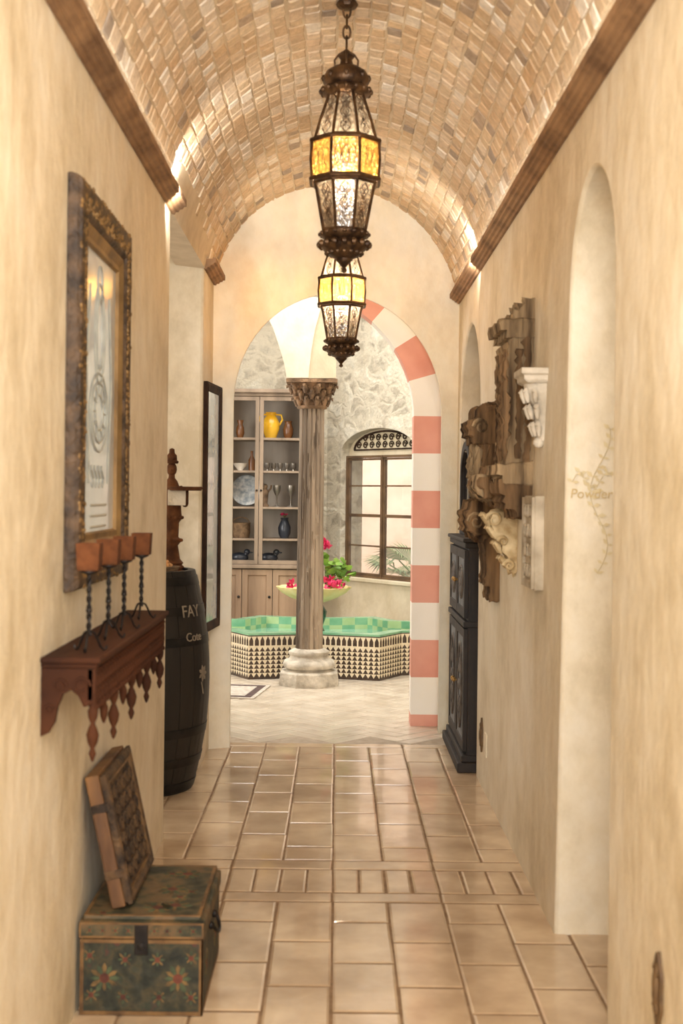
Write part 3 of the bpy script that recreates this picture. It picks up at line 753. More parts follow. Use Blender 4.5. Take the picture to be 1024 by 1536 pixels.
# statue with tray
SX, SY = -.80, 6.12
st_ = thing('wooden_statue', 'slim brown tiered wooden statue holding a tray on top of the barrel', 'statue', (SX, SY, 1.001))
bm = nb(); o = Vector((SX, SY, 1.001))
lathe(bm, [(.07,0),(.07,.018),(.055,.022),(.055,.05),(.062,.055),(.045,.075),(.034,.14),(.05,.16),(.05,.17),(.036,.18),(.038,.25),(.054,.27),(.05,.29),(.046,.34),(.044,.41),(.028,.45),(.016,.465),(.015,.48)], o, 14)
ball(bm, o+Vector((0,0,.508)), (.025,.029,.034), 12); ball(bm, o+Vector((.0,-.029,.503)), (.005,.008,.006), 6)
tube(bm, [o+Vector((.034,0,.42)), o+Vector((.07,-.02,.34)), o+Vector((.08,-.08,.405))], [.020,.016,.012], 8)
tube(bm, [o+Vector((-.034,0,.42)), o+Vector((-.065,-.02,.31)), o+Vector((-.05,-.07,.26))], [.020,.016,.012], 8)
for zz, rr in ((.035,.056),(.165,.05),(.275,.053)):
    for q in range(12): ball(bm, o+Vector((rr*math.cos(q*pi/6), rr*math.sin(q*pi/6), zz)), .009, 6)
obj('figure', bm, m_statue, st_, smooth=50)
bm = nb(); lathe(bm, [(.03,.535),(.034,.545),(.026,.55),(.024,.575),(.014,.585),(.012,.605),(0,.61)], o, 12); obj('crown', bm, m_statue, st_, smooth=50)
bm = nb(); lathe(bm, [(0,.405),(.075,.405),(.085,.42),(.082,.424),(.072,.414),(0,.414)], o+Vector((.08,-.11,0)), 20); obj('tray', bm, m_statue, st_, smooth=40)
bm = nb(); box(bm, -.80, -.715, 5.985, 5.993, 1.335, 1.41)
sg = obj('hanging_sign', bm, m_greyst, st_, bevel=.003)
# corks
bm = nb(); o = Vector((-.80, 5.925, 1.0005)); lathe(bm, [(.045,0),(.055,.02),(.07,.05),(.066,.052),(.048,.022),(0,.015)], o, 20)
bk = thing('cork_bowl', 'shallow bowl heaped with corks on the barrel head', 'bowl', o); obj('bowl', bm, m_wick, bk, smooth=50)
for q in range(16):
    a = R.uniform(0, 6.28); r = R.uniform(0, .048); mx = Matrix.Rotation(R.uniform(0, 6), 4, 'Z') @ Matrix.Rotation(R.uniform(.6, 1.5), 4, 'X')
    bm = nb(); lathe(bm, [(.010,-.018),(.011,.018)], o+Vector((r*math.cos(a), r*math.sin(a), .045+.028*R.random())), 10, mx=mx)
    solo('cork', bm, m_cork, 'wine cork heaped in the bowl on the barrel', 'cork', group='corks in the bowl on the barrel', smooth=40)
# tall dark framed picture, its far edge standing off the short wall
py0, py1, pz0, pz1 = 6.44, 6.85, .68, 1.965
fpic = lambda a, b, d: Vector((LW+d+.038*(a-py0)/(py1-py0), a, b))
pic = thing('framed_picture', 'tall narrow dark framed grey blue picture on wall beside the barrel', 'framed picture', (LW, 6.65, pz0))
bm = nb(); frame(bm, py0, py1, pz0, pz1, [(0,.001),(0,.020),(.015,.024),(.045,.018),(.05,.008),(.05,.001)], fpic); obj('frame', bm, m_darkwood, pic)
bm = nb(); prism(bm, [(py0+.045,pz0+.045),(py1-.045,pz0+.045),(py1-.045,pz1-.045),(py0+.045,pz1-.045)], fpic, .002, .013); obj('glazed_print', bm, m_picw, pic)
bm = nb(); box(bm, LW, LW+.034, py1-.06, py1-.03, 1.2, 1.3); obj('spacer_block', bm, m_darkwood, pic)

# ================================================================ RIGHT WALL
fr_ = lambda a, b, d: Vector((RW+.004-a, d, b))      # profile (protrusion, z) pushed along Y
# painted Powder lettering on the jamb
jY = lambda z: 4.05-.16*(z/1.98)*.98
t = text_bm('Powder', .0415, .0004, .12)
for v in t.verts: z = 1.395+v.co.y; v.co = Vector((RW+.013+v.co.x, jY(z)-.002-v.co.z, z))
obj('lettering', t, m_gletter, wr)
bm = nb(); J = lambda a, z, d=0: Vector((RW+a, jY(z)-.0008-d, z))
vine = [(.105+.03*math.sin(i*.55), 1.16+.03*i) for i in range(16)]
vine2 = [(.02+.012*i, 1.40+.03*math.sin(i*.9)+.045) for i in range(10)]
for vv in (vine, vine2):
    tube(bm, [J(a, z) for a, z in vv], .0012, 4)
    for i, (a, z) in enumerate(vv):
        for s in (1, -1):
            an = s*(.9+.5*R.random())+1.2; L_ = R.uniform(.016, .030)
            if R.random() < .9:
                pts = [(a, z), (a+L_*.5*math.cos(an)+L_*.25*math.sin(an), z+L_*.5*math.sin(an)-L_*.25*math.cos(an)), (a+L_*math.cos(an), z+L_*math.sin(an)), (a+L_*.5*math.cos(an)-L_*.25*math.sin(an), z+L_*.5*math.sin(an)+L_*.25*math.cos(an))]
                prism(bm, pts, J, 0, .0008)
obj('painted_vine', bm, m_scroll, wr)

# tall weathered corbel: broad solid timber with ledges
tc_ = thing('carved_corbel', 'tall broad weathered brown timber corbel high on the right wall', 'carved wood', (RW, 4.76, 1.33))
bm = nb(); splinter(bm, [(0,1.44),(.098,1.44),(.10,1.60),(.088,1.62),(.09,1.76),(.10,1.78),(.10,1.96),(.085,1.98),(.08,2.07),(.05,2.075),(.04,2.11),(0,2.11)], fr_, 4.60, 4.94, 26, .003, .006); obj('timber', bm, m_oldwood, tc_)
bm = nb(); splinter(bm, [(0,1.985),(.11,1.985),(.115,2.0),(.135,2.002),(.137,2.04),(0,2.045)], fr_, 4.59, 4.90, 18, .002, .008); obj('top_ledge', bm, m_oldwood, tc_)
bm = nb(); splinter(bm, [(0,1.45),(.115,1.45),(.118,1.475),(.135,1.477),(.137,1.51),(0,1.52)], fr_, 4.59, 4.95, 22, .002, .008); obj('lower_ledge', bm, m_oldwood, tc_)
bm = nb(); splinter(bm, [(0,1.33),(.06,1.32),(.065,1.35),(.10,1.352),(.105,1.40),(.125,1.402),(.125,1.45),(0,1.45)], fr_, 4.60, 4.94, 22, .004, .008); obj('lower_block', bm, m_brownwood, tc_)
for q in range(4):
    bm = nb(); a = 4.66+.065*q; splinter(bm, [(.06,1.54),(.108,1.54),(.112,1.7),(.106,1.93),(.06,1.94)], fr_, a, a+.024, 4, .003, .005); obj('carved_rib', bm, m_brownwood, tc_)
for q, (d, zz0, zz1) in enumerate(((.028,1.53,1.97),(.062,1.55,1.93))):
    bm = nb(); splinter(bm, [(d-.01,zz0),(d+.01,zz0),(d+.012,zz1),(d-.012,zz1)], fr_, 4.588, 4.605, 3, .003, .004); obj('side_groove_moulding', bm, m_brownwood, tc_)
# bracket piece between the corbel and the dark fragment
bk_ = thing('carved_bracket', 'brown splintered wooden bracket directly beyond the tall weathered corbel', 'carved wood', (RW, 5.18, 1.365))
bm = nb(); splinter(bm, [(0,1.37),(.08,1.37),(.085,1.39),(.13,1.392),(.135,1.425),(.155,1.427),(.157,1.47),(.12,1.472),(.115,1.51),(0,1.52)], fr_, 5.0, 5.36, 24, .003, .008); obj('block', bm, m_brownwood, bk_)
for q in range(5):
    bm = nb(); a = 5.03+.07*q; splinter(bm, [(.10,1.385),(.14,1.395),(.165,1.43),(.16,1.47),(.10,1.47)], fr_, a, a+.03, 4, .002, .004); obj('dentil', bm, m_oldwood, bk_)
# dark carved wood
dk = thing('carved_fragment', 'long dark carved wooden fragment on right wall nearest the black cabinet', 'carved wood', (RW, 5.7, .95))
bm = nb(); splinter(bm, [(0,1.2),(.09,1.2),(.095,1.40),(.08,1.42),(.085,1.60),(.10,1.62),(.10,1.78),(.05,1.80),(0,1.81)], fr_, 5.54, 5.90, 24, .003, .007); obj('timber', bm, m_brownwood, dk)
bm = nb(); splinter(bm, [(0,1.22),(.12,1.215),(.125,1.235),(.155,1.24),(.16,1.33),(.14,1.335),(.135,1.37),(0,1.38)], fr_, 5.53, 5.84, 18, .003, .008); obj('lower_block', bm, m_brownwood, dk)
bm = nb(); splinter(bm, [(0,1.64),(.12,1.64),(.125,1.66),(.145,1.665),(.147,1.73),(.12,1.735),(.11,1.785),(0,1.78)], fr_, 5.53, 5.86, 18, .003, .008); obj('top_block', bm, m_brownwood, dk)
bm = nb(); splinter(bm, [(0,.95),(.045,.95),(.048,1.0),(.066,1.005),(.06,1.1),(.075,1.2),(0,1.22)], fr_, 5.50, 5.76, 16, .003, .008); obj('tail', bm, m_brownwood, dk)
for q in range(4):
    bm = nb(); a = 5.58+.075*q; splinter(bm, [(.07,1.40),(.105,1.40),(.12,1.5),(.108,1.62),(.07,1.63)], fr_, a, a+.028, 4, .003, .005); obj('carved_rib', bm, m_oldwood, dk)
for z, d, r in ((1.285,.105,.038),(1.70,.09,.034)):
    bm = nb(); tube(bm, [fr_(d+r*math.cos(q*.6)*(1-q*.055), z+r*1.1*math.sin(q*.6)*(1-q*.055), 5.527) for q in range(15)], [.008*(1-q*.04) for q in range(15)], 4); obj('side_scroll', bm, m_oldwood, dk)
# white corbel
wc = thing('white_corbel', 'small white carved acanthus corbel on right wall by the arch', 'corbel', (RW, 4.38, 1.585))
bm = nb(); loft(bm, [[Vector((RW+.004-d*s, y, z)) for d, y in ((0,4.38-w_),(0,4.38+w_),(1,4.38+w_),(1,4.38-w_))] for z, s, w_ in ((1.785,.07,.075),(1.795,.085,.085),(1.81,.085,.085),(1.815,.095,.095),(1.835,.095,.095))]); obj('abacus', bm, m_whitest, wc, bevel=.003)
bm = nb()
rings = []
for i in range(11):
    z = 1.59+.195*i/10; f = i/10; s = .02+.05*f**1.3+.008*math.sin(f*9); w_ = .022+.045*f
    rings.append([Vector((RW+.003-s*math.cos(a), 4.38+w_*math.sin(a), z)) for a in [(-pi/2+pi*q/10) for q in range(11)]])
loft(bm, rings)
for q in range(5):
    a = (q-2)*.5
    for z, s, w_ in ((1.63,.034,.035),(1.69,.05,.05),(1.745,.066,.064)):
        c = Vector((RW-s*math.cos(a), 4.38+w_*math.sin(a), z)); od = Vector((-math.cos(a), math.sin(a), 0))
        tube(bm, [c+Vector((0,0,-.025)), c+od*.006, c+od*.014+Vector((0,0,.018)), c+od*.02+Vector((0,0,.008))], [.006,.012,.010,.004], 6)
ball(bm, (RW-.016, 4.38, 1.585), .02, 8)
obj('acanthus_body', bm, m_whitest, wc, smooth=60)
# stone relief plaque
pl = thing('stone_plaque', 'rectangular pale stone relief plaque on right wall below the white corbel', 'plaque', (RW, 4.48, 1.075))
fp = lambda a, b, d: Vector((RW-d, a, b))
bm = nb(); prism(bm, [(4.34,1.075),(4.58,1.075),(4.58,1.4),(4.34,1.4)], fp, -.002, .032); obj('slab', bm, m_greyst, pl, bevel=.004)
bm = nb(); frame(bm, 4.345, 4.575, 1.08, 1.395, [(0,.028),(0,.042),(.02,.042),(.03,.03),(.03,.028)], fp)
for i in range(3):
    for j in range(4):
        a, b = 4.395+.065*i, 1.135+.07*j
        tube(bm, [fp(a+.026*math.cos(t*.6)*(1-t*.05), b+.026*math.sin(t*.6)*(1-t*.05), .036) for t in range(14)], .006, 5)
obj('relief', bm, m_greyst, pl, smooth=60)
# small cream carved piece
gf = thing('carved_scroll', 'small cream gilded carved scroll fragment on right wall below the splintered bracket', 'carved scroll', (RW, 5.05, 1.08))
bm = nb(); splinter(bm, [(0,1.10),(.02,1.095),(.035,1.12),(.04,1.16),(.058,1.18),(.07,1.22),(.095,1.25),(.11,1.29),(.105,1.32),(.07,1.335),(0,1.335)], fr_, 4.98, 5.12, 8, .003, .008); obj('body', bm, m_gilded, gf)
for d, z, r in ((.095,1.305,.034),(.035,1.125,.024),(.06,1.22,.02)):
    bm = nb(); tube(bm, [fr_(d+r*math.cos(q*.55)*(1-q*.055), z+r*math.sin(q*.55)*(1-q*.055), 4.974) for q in range(16)], [.009*(1-q*.04) for q in range(16)], 6); obj('volute', bm, m_gilded, gf, smooth=60)
for q in range(4):
    a = 5.0+.035*q
    bm = nb()
    for dd, zz in ((.05,1.14),(.075,1.20),(.10,1.26),(.122,1.31)):
        tube(bm, [fr_(dd-.012,zz-.03,a), fr_(dd,zz,a), fr_(dd+.014,zz+.016,a+.006), fr_(dd+.02,zz+.006,a+.008)], [.004,.012,.009,.003], 6)
    obj('leaf_rib', bm, m_gilded, gf, smooth=60)
# black cabinet in niche
ax0, ay0, ay1, ah = .650, 6.40, 7.26, 1.15
ar = thing('armoire', 'black framed wooden cabinet with grey panels standing in arched niche', 'cabinet', (.9, 6.86, 0))
bm = nb(); box(bm, ax0+.02, 1.22, ay0, ay1, .06, ah); obj('carcass', bm, m_black, ar, bevel=.004)
bm = nb(); box(bm, ax0-.03, 1.22, ay0-.025, ay1+.025, 0, .05); box(bm, ax0-.01, 1.22, ay0-.012, ay1+.012, .05, .085); obj('base_moulding', bm, m_black, ar, bevel=.006)
bm = nb(); box(bm, ax0-.005, 1.22, ay0-.01, ay1+.01, .73, .76); obj('waist_moulding', bm, m_black, ar, bevel=.005)
bm = nb(); box(bm, ax0-.0, 1.22, ay0-.005, ay1+.005, ah-.02, ah+.01); box(bm, ax0-.012, 1.22, ay0-.015, ay1+.015, ah+.01, ah+.03); obj('cornice', bm, m_black, ar, bevel=.006)
fa = lambda a, b, d: Vector((ax0+.02-d, a, b)); am = (ay0+ay1)/2
for z0_, z1_ in ((.1,.72),(.775,1.12)):
    for s, (a0, a1) in enumerate(((ay0+.02, am-.004), (am+.004, ay1-.02))):
        bm = nb(); frame(bm, a0, a1, z0_, z1_, [(0,0),(0,.02),(.045,.02),(.052,.010),(.052,0)], fa)
        d = obj('door', bm, m_black, ar)
        bm = nb(); prism(bm, [(a0+.045,z0_+.045),(a1-.045,z0_+.045),(a1-.045,z1_-.045),(a0+.045,z1_-.045)], fa, 0, .014); obj('door_panel', bm, m_panelb, d)
        bm = nb(); ac, zc = (a0+a1)/2, (z0_+z1_)/2; hz = (z1_-z0_)/2-.09
        tube(bm, [fa(ac+.09*math.cos(q*pi/12), zc+hz*math.sin(q*pi/12), .016) for q in range(24)], .008, 5, closed=True)
        for q in range(8):
            a = q*pi/4; ball(bm, fa(ac+.05*math.cos(a), zc+hz*.55*math.sin(a), .016), (.008,.022,.03), 7)
        ball(bm, fa(ac, zc, .016), (.012,.028,.028), 8); obj('door_carving', bm, m_blackc, d, smooth=60)
        bm = nb(); yy = am+(-.035 if s == 0 else .035); ball(bm, fa(yy, zc, .034), .012, 8); lathe(bm, [(.006,0),(.006,.02)], fa(yy, zc, .036), 8, mx=Matrix.Rotation(pi/2, 4, 'Y')); obj('handle', bm, m_brass, d, smooth=60)
for z0_, z1_ in ((.11,.71),(.785,1.11)):
    bm = nb(); fe = lambda a, b, d: Vector((a, ay0-d, b)); frame(bm, ax0+.03, 1.2, z0_, z1_, [(0,-.002),(0,.006),(.02,.006),(.02,-.002)], fe); obj('side_moulding', bm, m_black, ar)
# arched dark mirror standing on the cabinet, with a white crest
mm = thing('arched_mirror', 'dark arched mirror with white crest standing on top of black cabinet', 'mirror', (.71, 6.98, ah+.031))
fm = lambda a, b, d: Vector((.73-d, a, b)); mz = ah+.031
pts_o = [(6.72, mz), (6.72, 1.5)]+arc(6.98, 1.5, .26, .2, pi, 0, 16)[1:]+[(7.24, mz)]
pts_i = [(6.77, mz+.05), (6.77, 1.5)]+arc(6.98, 1.5, .21, .15, pi, 0, 16)[1:]+[(7.19, mz+.05)]
bm = nb(); loft(bm, [[fm(a, b, d) for a, b in p] for p, d in ((pts_o,0),(pts_o,.03),(pts_i,.03),(pts_i,0))], wrap=True); obj('frame', bm, m_black, mm, bevel=.004)
bm = nb(); prism(bm, pts_i, fm, .004, .010); obj('mirror_glass', bm, m_mirror, mm)
bm = nb(); ball(bm, fm(6.98, 1.715, .015), (.03,.05,.03), 10)
for s in (1, -1):
    tube(bm, [fm(6.98+s*(.03+.035*(1-math.cos(q*.5))*.6), 1.715-.006*q+.02*math.sin(q*.5), .018) for q in range(10)], [.018-.0012*q for q in range(10)], 6)
ball(bm, fm(6.98, 1.755, .015), .02, 8); obj('white_crest', bm, m_whitest, mm, smooth=60)
# plates low on the right wall
def plate(name, yc, zc, w_, h_, lab, mat):
    bm = nb(); pts = [(yc+w_/2*(1+.12*math.cos(5*t))*math.cos(t), zc+h_/2*(1+.1*math.cos(4*t))*math.sin(t)) for t in [2*pi*q/28 for q in range(28)]]
    prism(bm, pts, fp, 0, .008); ball(bm, fp(yc, zc, .008), (.01, w_*.22, h_*.3), 8)
    for s in (-1, 1): tube(bm, [fp(yc+w_*.25*math.cos(t*.5)*(1-t*.04), zc+s*h_*.27+h_*.12*math.sin(t*.5)*(1-t*.04), .009) for t in range(14)], .004, 5)
    solo(name, bm, mat, lab, 'wall plate', smooth=40)
plate('bronze_wall_plate', 2.74, .335, .07, .15, 'ornate bronze plate low on right wall nearest the viewer', m_goldframe)
plate('bronze_wall_plate', 6.08, .25, .07, .15, 'ornate bronze plate low on right wall beside the black cabinet', m_goldframe)
bm = nb(); box(bm, RW-.006, RW, 5.88, 5.95, .18, .29); o = solo('outlet_cover', bm, m_plate2, 'ivory outlet cover low on right wall next to bronze plate', 'outlet cover', bevel=.002)

# ================================================================ ROTUNDA
cX = at(466, 800, CY).x
co = thing('column', 'weathered wooden column with carved capital and stone base beyond the arch', 'column', (cX, CY, 0)); o = Vector((cX, CY, 0))
bm = nb(); rings = []
for z, r in ((0,.222),(.03,.226),(.07,.22),(.092,.218),(.105,.205)):
    ring = []
    for q in range(48):
        a = 2*pi*q/48; oct_ = math.cos(pi/8)/math.cos(((a+pi/8) % (pi/4))-pi/8)
        rr = r*oct_*1.03+.006*noise.noise(Vector((math.cos(a)*5, math.sin(a)*5, z*30)))
        ring.append(o+Vector((rr*math.cos(a), rr*math.sin(a), z)))
    rings.append(ring)
loft(bm, rings); obj('plinth', bm, m_basest, co, smooth=25)
bm = nb(); lathe(bm, [(.18,.10),(.16,.118),(.19,.13),(.195,.155),(.18,.18),(.15,.19),(.14,.215),(.15,.225),(.15,.245),(.12,.26),(.105,.265)], o, 32)
for v in bm.verts:
    w = noise.noise(v.co*14)*.008; d = Vector((v.co.x-cX, v.co.y-CY, 0)); v.co += d.normalized()*w if d.length > .01 else Vector((0,0,0))
obj('stone_base', bm, m_basest, co, smooth=60)
bm = nb(); rings = []
for i in range(60):
    z = .262+1.76*i/59; ring = []
    for q in range(80):
        a = 2*pi*q/80; crack = noise.noise(Vector((math.cos(a)*7, math.sin(a)*7, z*1.3)))
        r = .099-.008*i/59-(.009 if q % 5 == 0 else 0)-(.010 if abs(crack) < .05 else 0)+.004*noise.noise(Vector((math.cos(a)*4, math.sin(a)*4, z*2)))
        ring.append(o+Vector((r*math.cos(a), r*math.sin(a), z)))
    rings.append(ring)
loft(bm, rings); obj('shaft', bm, m_shaft, co, smooth=20)
bm = nb(); lathe(bm, [(.09,2.015),(.108,2.02),(.112,2.035),(.098,2.045),(.105,2.09),(.125,2.14),(.15,2.18),(.16,2.2)], o, 24)
for row, (z, r, n_) in enumerate(((2.06,.108,10),(2.105,.122,10),(2.15,.145,10))):
    for q in range(n_):
        a = 2*pi*(q+.5*(row % 2))/n_; od = Vector((math.cos(a), math.sin(a), 0)); sd_ = Vector((-od.y, od.x, 0))
        c = o+od*r+Vector((0,0,z))
        tube(bm, [c+Vector((0,0,-.025)), c+od*.008+Vector((0,0,.01)), c+od*.022+Vector((0,0,.04)), c+od*.04+Vector((0,0,.032)), c+od*.042+Vector((0,0,.018))], [.014,.022,.017,.011,.005], 6)
        for s in (1, -1): tube(bm, [c+sd_*s*.012, c+sd_*s*.026+od*.008+Vector((0,0,.022)), c+sd_*s*.03+od*.018+Vector((0,0,.012))], [.009,.009,.004], 5)
for q in range(4):
    a = pi/4+q*pi/2; tube(bm, [o+Vector(((.17+.03*math.cos(t*.6)*(1-t*.05))*math.cos(a), (.17+.03*math.cos(t*.6)*(1-t*.05))*math.sin(a), 2.18+.03*math.sin(t*.6)*(1-t*.05))) for t in range(14)], .014, 6)
mx = Matrix.Translation(o); box(bm, -.185, .185, -.185, .185, 2.2, 2.225, 0, mx); obj('capital', bm, m_cap, co, smooth=60)

# fountain
FX, FY = -.16, 10.20
fo_ = thing('fountain', 'star shaped mosaic tiled fountain basin with central golden bowl', 'fountain', (FX, FY, 0))
def star(sx, sy=None):
    sy = sy or sx
    return [Vector((FX+1.22*sx*(1.05 if q % 2 else .78)*math.cos(math.radians(-90+22.5*q)), FY+.74*sy*(1.05 if q % 2 else .78)*math.sin(math.radians(-90+22.5*q)), 0)) for q in range(16)]
so, si = star(1), star(.88, .84)
bm = nb()
for i in range(16):
    p, q = so[i], so[(i+1) % 16]
    pt = lambda u, z: bm.verts.new(p.lerp(q, u)+Vector((0,0,z)))
    nc = max(3, round((q-p).length/.042)); z = .0
    face(bm, [pt(0,0), pt(1,0), pt(1,.015), pt(0,.015)], 1)
    rh = .0321
    for r in range(7):
        z0_ = .015+r*rh; z1_ = z0_+rh
        for c in range(nc):
            u0, u1 = c/nc, (c+1)/nc; um = (u0+u1)/2
            face(bm, [pt(u0,z0_), pt(u1,z0_), pt(um,z1_)], 1); face(bm, [pt(u0,z0_), pt(um,z1_), pt(u0,z1_)], 0); face(bm, [pt(u1,z0_), pt(u1,z1_), pt(um,z1_)], 0)
    z0_ = .24; face(bm, [pt(0,z0_), pt(1,z0_), pt(1,.252), pt(0,.252)], 0)
    for c in range(nc):
        u0, u1 = c/nc, (c+1)/nc; um = (u0+u1)/2; e = .14/nc
        face(bm, [pt(u0,.252), pt(u0+e,.252), pt(u0+e,.29), pt(um,.322), pt(u0,.322)], 0)
        face(bm, [pt(u0+e,.252), pt(u1-e,.252), pt(u1-e,.29), pt(um,.322), pt(u0+e,.29)], 1)
        face(bm, [pt(u1-e,.252), pt(u1,.252), pt(u1,.322), pt(um,.322), pt(u1-e,.29)], 0)
    face(bm, [pt(0,.322), pt(1,.322), pt(1,.33), pt(0,.33)], 1)
obj('mosaic_wall', bm, [m_zcream, m_zblack], fo_)
bm = nb()
for i in range(16):
    p, q, a, b = so[i]*1, so[(i+1) % 16], si[i], si[(i+1) % 16]
    for s in range(4):
        u0, u1 = s/4, (s+1)/4; k_ = s % 2
        P4 = [p.lerp(q,u0), p.lerp(q,u1), a.lerp(b,u1), a.lerp(b,u0)]
        face(bm, [bm.verts.new(v+Vector((0,0,.345))) for v in P4], 0)
        face(bm, [bm.verts.new(v+Vector((0,0,zz))) for v, zz in ((P4[0],.33),(P4[1],.33),(P4[1],.345),(P4[0],.345))], 0)
        for r in range(5):
            za, zb = .345-.06*r, .345-.06*(r+1)
            face(bm, [bm.verts.new(v+Vector((0,0,zz))) for v, zz in ((P4[3],za),(P4[2],za),(P4[2],zb),(P4[3],zb))], (k_+r) % 2)
obj('green_tile_rim', bm, [m_zgreen, m_zlime], fo_)
bm = nb(); loft(bm, [[v+Vector((0,0,z)) for v in si] for z in (.02, .25)]); obj('water', bm, m_water, fo_)
o = Vector((FX-.02, FY, 0))
bm = nb(); lathe(bm, [(.12,.2),(.13,.24),(.1,.28),(.075,.33),(.1,.4),(.11,.45),(.08,.5),(.06,.53)], o, 24); obj('green_pedestal', bm, m_teal, fo_, smooth=60)
bm = nb(); rings = []
for r, z in ((.05,.52),(.1,.53),(.18,.56),(.25,.6),(.285,.635),(.295,.65),(.28,.652),(.24,.62),(.15,.585),(.03,.575)):
    rings.append([o+Vector((r*(1+.035*math.cos(12*a))*math.cos(a), r*(1+.035*math.cos(12*a))*math.sin(a), z)) for a in [2*pi*q/72 for q in range(72)]])
loft(bm, rings); obj('scalloped_bowl', bm, m_bowl, fo_, smooth=50)
# flowers in bowl
pt_ = thing('flowering_plant', 'leafy plant with bright pink flowers standing in the fountain bowl', 'plant', (FX+.03, FY, .59)); o = Vector((FX+.07, FY-.03, .59))
bs, bl_, bp_ = nb(), nb(), nb()
def leaf(bm, c, d, s):
    d = d.normalized(); sd_ = d.orthogonal().normalized(); sd_ = Matrix.Rotation(R.uniform(0, 6.28), 3, d) @ sd_
    pts = [c, c+d*s*.35+sd_*s*.32, c+d*s*.75+sd_*s*.22, c+d*s, c+d*s*.75-sd_*s*.22, c+d*s*.35-sd_*s*.32]
    face(bm, [bm.verts.new(p) for p in pts])
for q in range(14):
    a = R.uniform(-.9, .7) if q < 9 else R.uniform(0, 6.28); hgt = R.uniform(.12, .34); r = R.uniform(.03, .2)
    tip = o+Vector((r*math.cos(a), r*math.sin(a)*.6, hgt)); tube(bs, [o+Vector((0,0,.0)), o.lerp(tip, .5)+Vector((0,0,.05)), tip], [.006,.005,.003], 5)
    for s in range(5): leaf(bl_, tip+Vector((R.uniform(-.05,.05), R.uniform(-.05,.05), R.uniform(-.09,.03))), Vector((R.uniform(-1,1), R.uniform(-1,.3), R.uniform(-.3,.8))), R.uniform(.06, .09))
def blossoms(c, sp_, n_):
    for q in range(n_):
        p = c+Vector((R.gauss(0,sp_[0]), R.gauss(0,sp_[1]), R.gauss(0,sp_[2])))
        for s in range(5): leaf(bp_, p, Vector((R.uniform(-1,1), R.uniform(-1,1), R.uniform(-.2,1))), .045)
blossoms(o+Vector((-.02,-.05,.41)), (.035,.03,.022), 14)
for xx, k_ in ((-.26, 5), (-.10, 8), (.0, 10), (.08, 10)): blossoms(o+Vector((xx,-.15,.095)), (.035,.04,.02), k_)
obj('stem', bs, m_stem, pt_); obj('foliage', bl_, m_leaf, pt_); obj('blossom', bp_, m_petal, pt_)

# hutch
hx0, hx1, hy0, hy1 = -1.14, -.30, 11.55, 11.98
hu = thing('display_hutch', 'tall aged grey brown wooden display hutch against stone wall behind the fountain', 'cabinet', ((hx0+hx1)/2, 11.75, 0))
bm = nb(); box(bm, hx0, hx1, hy1-.02, hy1, .05, 2.28); obj('back_panel', bm, m_palewood, hu)
for a in (hx0, hx1-.03):
    bm = nb(); box(bm, a, a+.03, hy0+.02, hy1-.02, 0, 2.28); obj('side_panel', bm, m_greywood, hu)
bm = nb(); box(bm, hx0-.02, hx1+.02, hy0-.01, hy1, 2.28, 2.31); box(bm, hx0-.05, hx1+.05, hy0-.04, hy1, 2.31, 2.345); obj('cornice', bm, m_greywood, hu, bevel=.006)
bm = nb(); box(bm, hx0-.02, hx1+.02, hy0-.03, hy1-.02, .71, .745); obj('counter', bm, m_greywood, hu, bevel=.005)
SZ = (.98, 1.27, 1.60, 1.90)
for z in SZ:
    bm = nb(); box(bm, hx0+.03, hx1-.03, hy0+.05, hy1-.02, z-.018, z); obj('shelf', bm, m_greywood, hu)
fh = lambda a, b, d: Vector((a, hy0+.02-d, b)); hm = -.714
for a0, a1 in ((hx0, hm-.003), (hm+.003, hx1)):
    bm = nb(); frame(bm, a0, a1, .75, 2.275, [(0,0),(0,.024),(.034,.024),(.034,0)], fh)
    for z in SZ: prism(bm, [(a0+.03, z-.016), (a1-.03, z-.016), (a1-.03, z+.002), (a0+.03, z+.002)], fh, .004, .02)
    d = obj('upper_door', bm, m_greywood, hu)
    bm = nb(); ball(bm, fh(hm-.02 if a0 == hx0 else hm+.02, 1.42, .03), .01, 8); obj('knob', bm, m_iron, d, smooth=60)
w3 = (hx1-hx0)/3
for i in range(3):
    a0, a1 = hx0+i*w3+.003, hx0+(i+1)*w3-.003
    bm = nb(); frame(bm, a0, a1, .06, .7, [(0,0),(0,.024),(.05,.024),(.06,.008),(.06,0)], fh); prism(bm, [(a0+.05,.1),(a1-.05,.1),(a1-.05,.65),(a0+.05,.65)], fh, 0, .009)
    d = obj('lower_door', bm, m_warmwood, hu)
    bm = nb(); ball(bm, fh(a1-.025, .45, .03), .013, 8); obj('knob', bm, m_iron, d, smooth=60)
# contents
IY = 11.74
def jar(name, prof, x, z, mat, lab, cat, group=None, seg=20, handle=None):
    bm = nb(); c = Vector((x, IY, z+.001)); lathe(bm, prof, c, seg)
    if handle:
        for s in ((1,) if handle == 1 else (1, -1)):
            h_ = prof[-1][1]; r_ = max(p[0] for p in prof)
            tube(bm, [c+Vector((s*r_*.5, 0, h_*.92)), c+Vector((s*r_*1.15, 0, h_*.9)), c+Vector((s*r_*1.3, 0, h_*.72)), c+Vector((s*r_*.95, 0, h_*.52))], .009, 6)
    return solo(name, bm, mat, lab, cat, group, smooth=50)
xa = lambda px: (px-505.5)*IY/F
jar('yellow_jug', [(.045,0),(.055,.02),(.08,.09),(.082,.14),(.06,.19),(.042,.215),(.05,.245)], xa(405), 1.9, m_yellow, 'bright yellow glazed jug on the top shelf of the hutch', 'jug', handle=2)
jar('brown_jar', [(.03,0),(.045,.04),(.048,.09),(.035,.13),(.03,.15),(.038,.165)], xa(431), 1.9, m_brownc, 'brown glazed jar right of the yellow jug', 'jar')
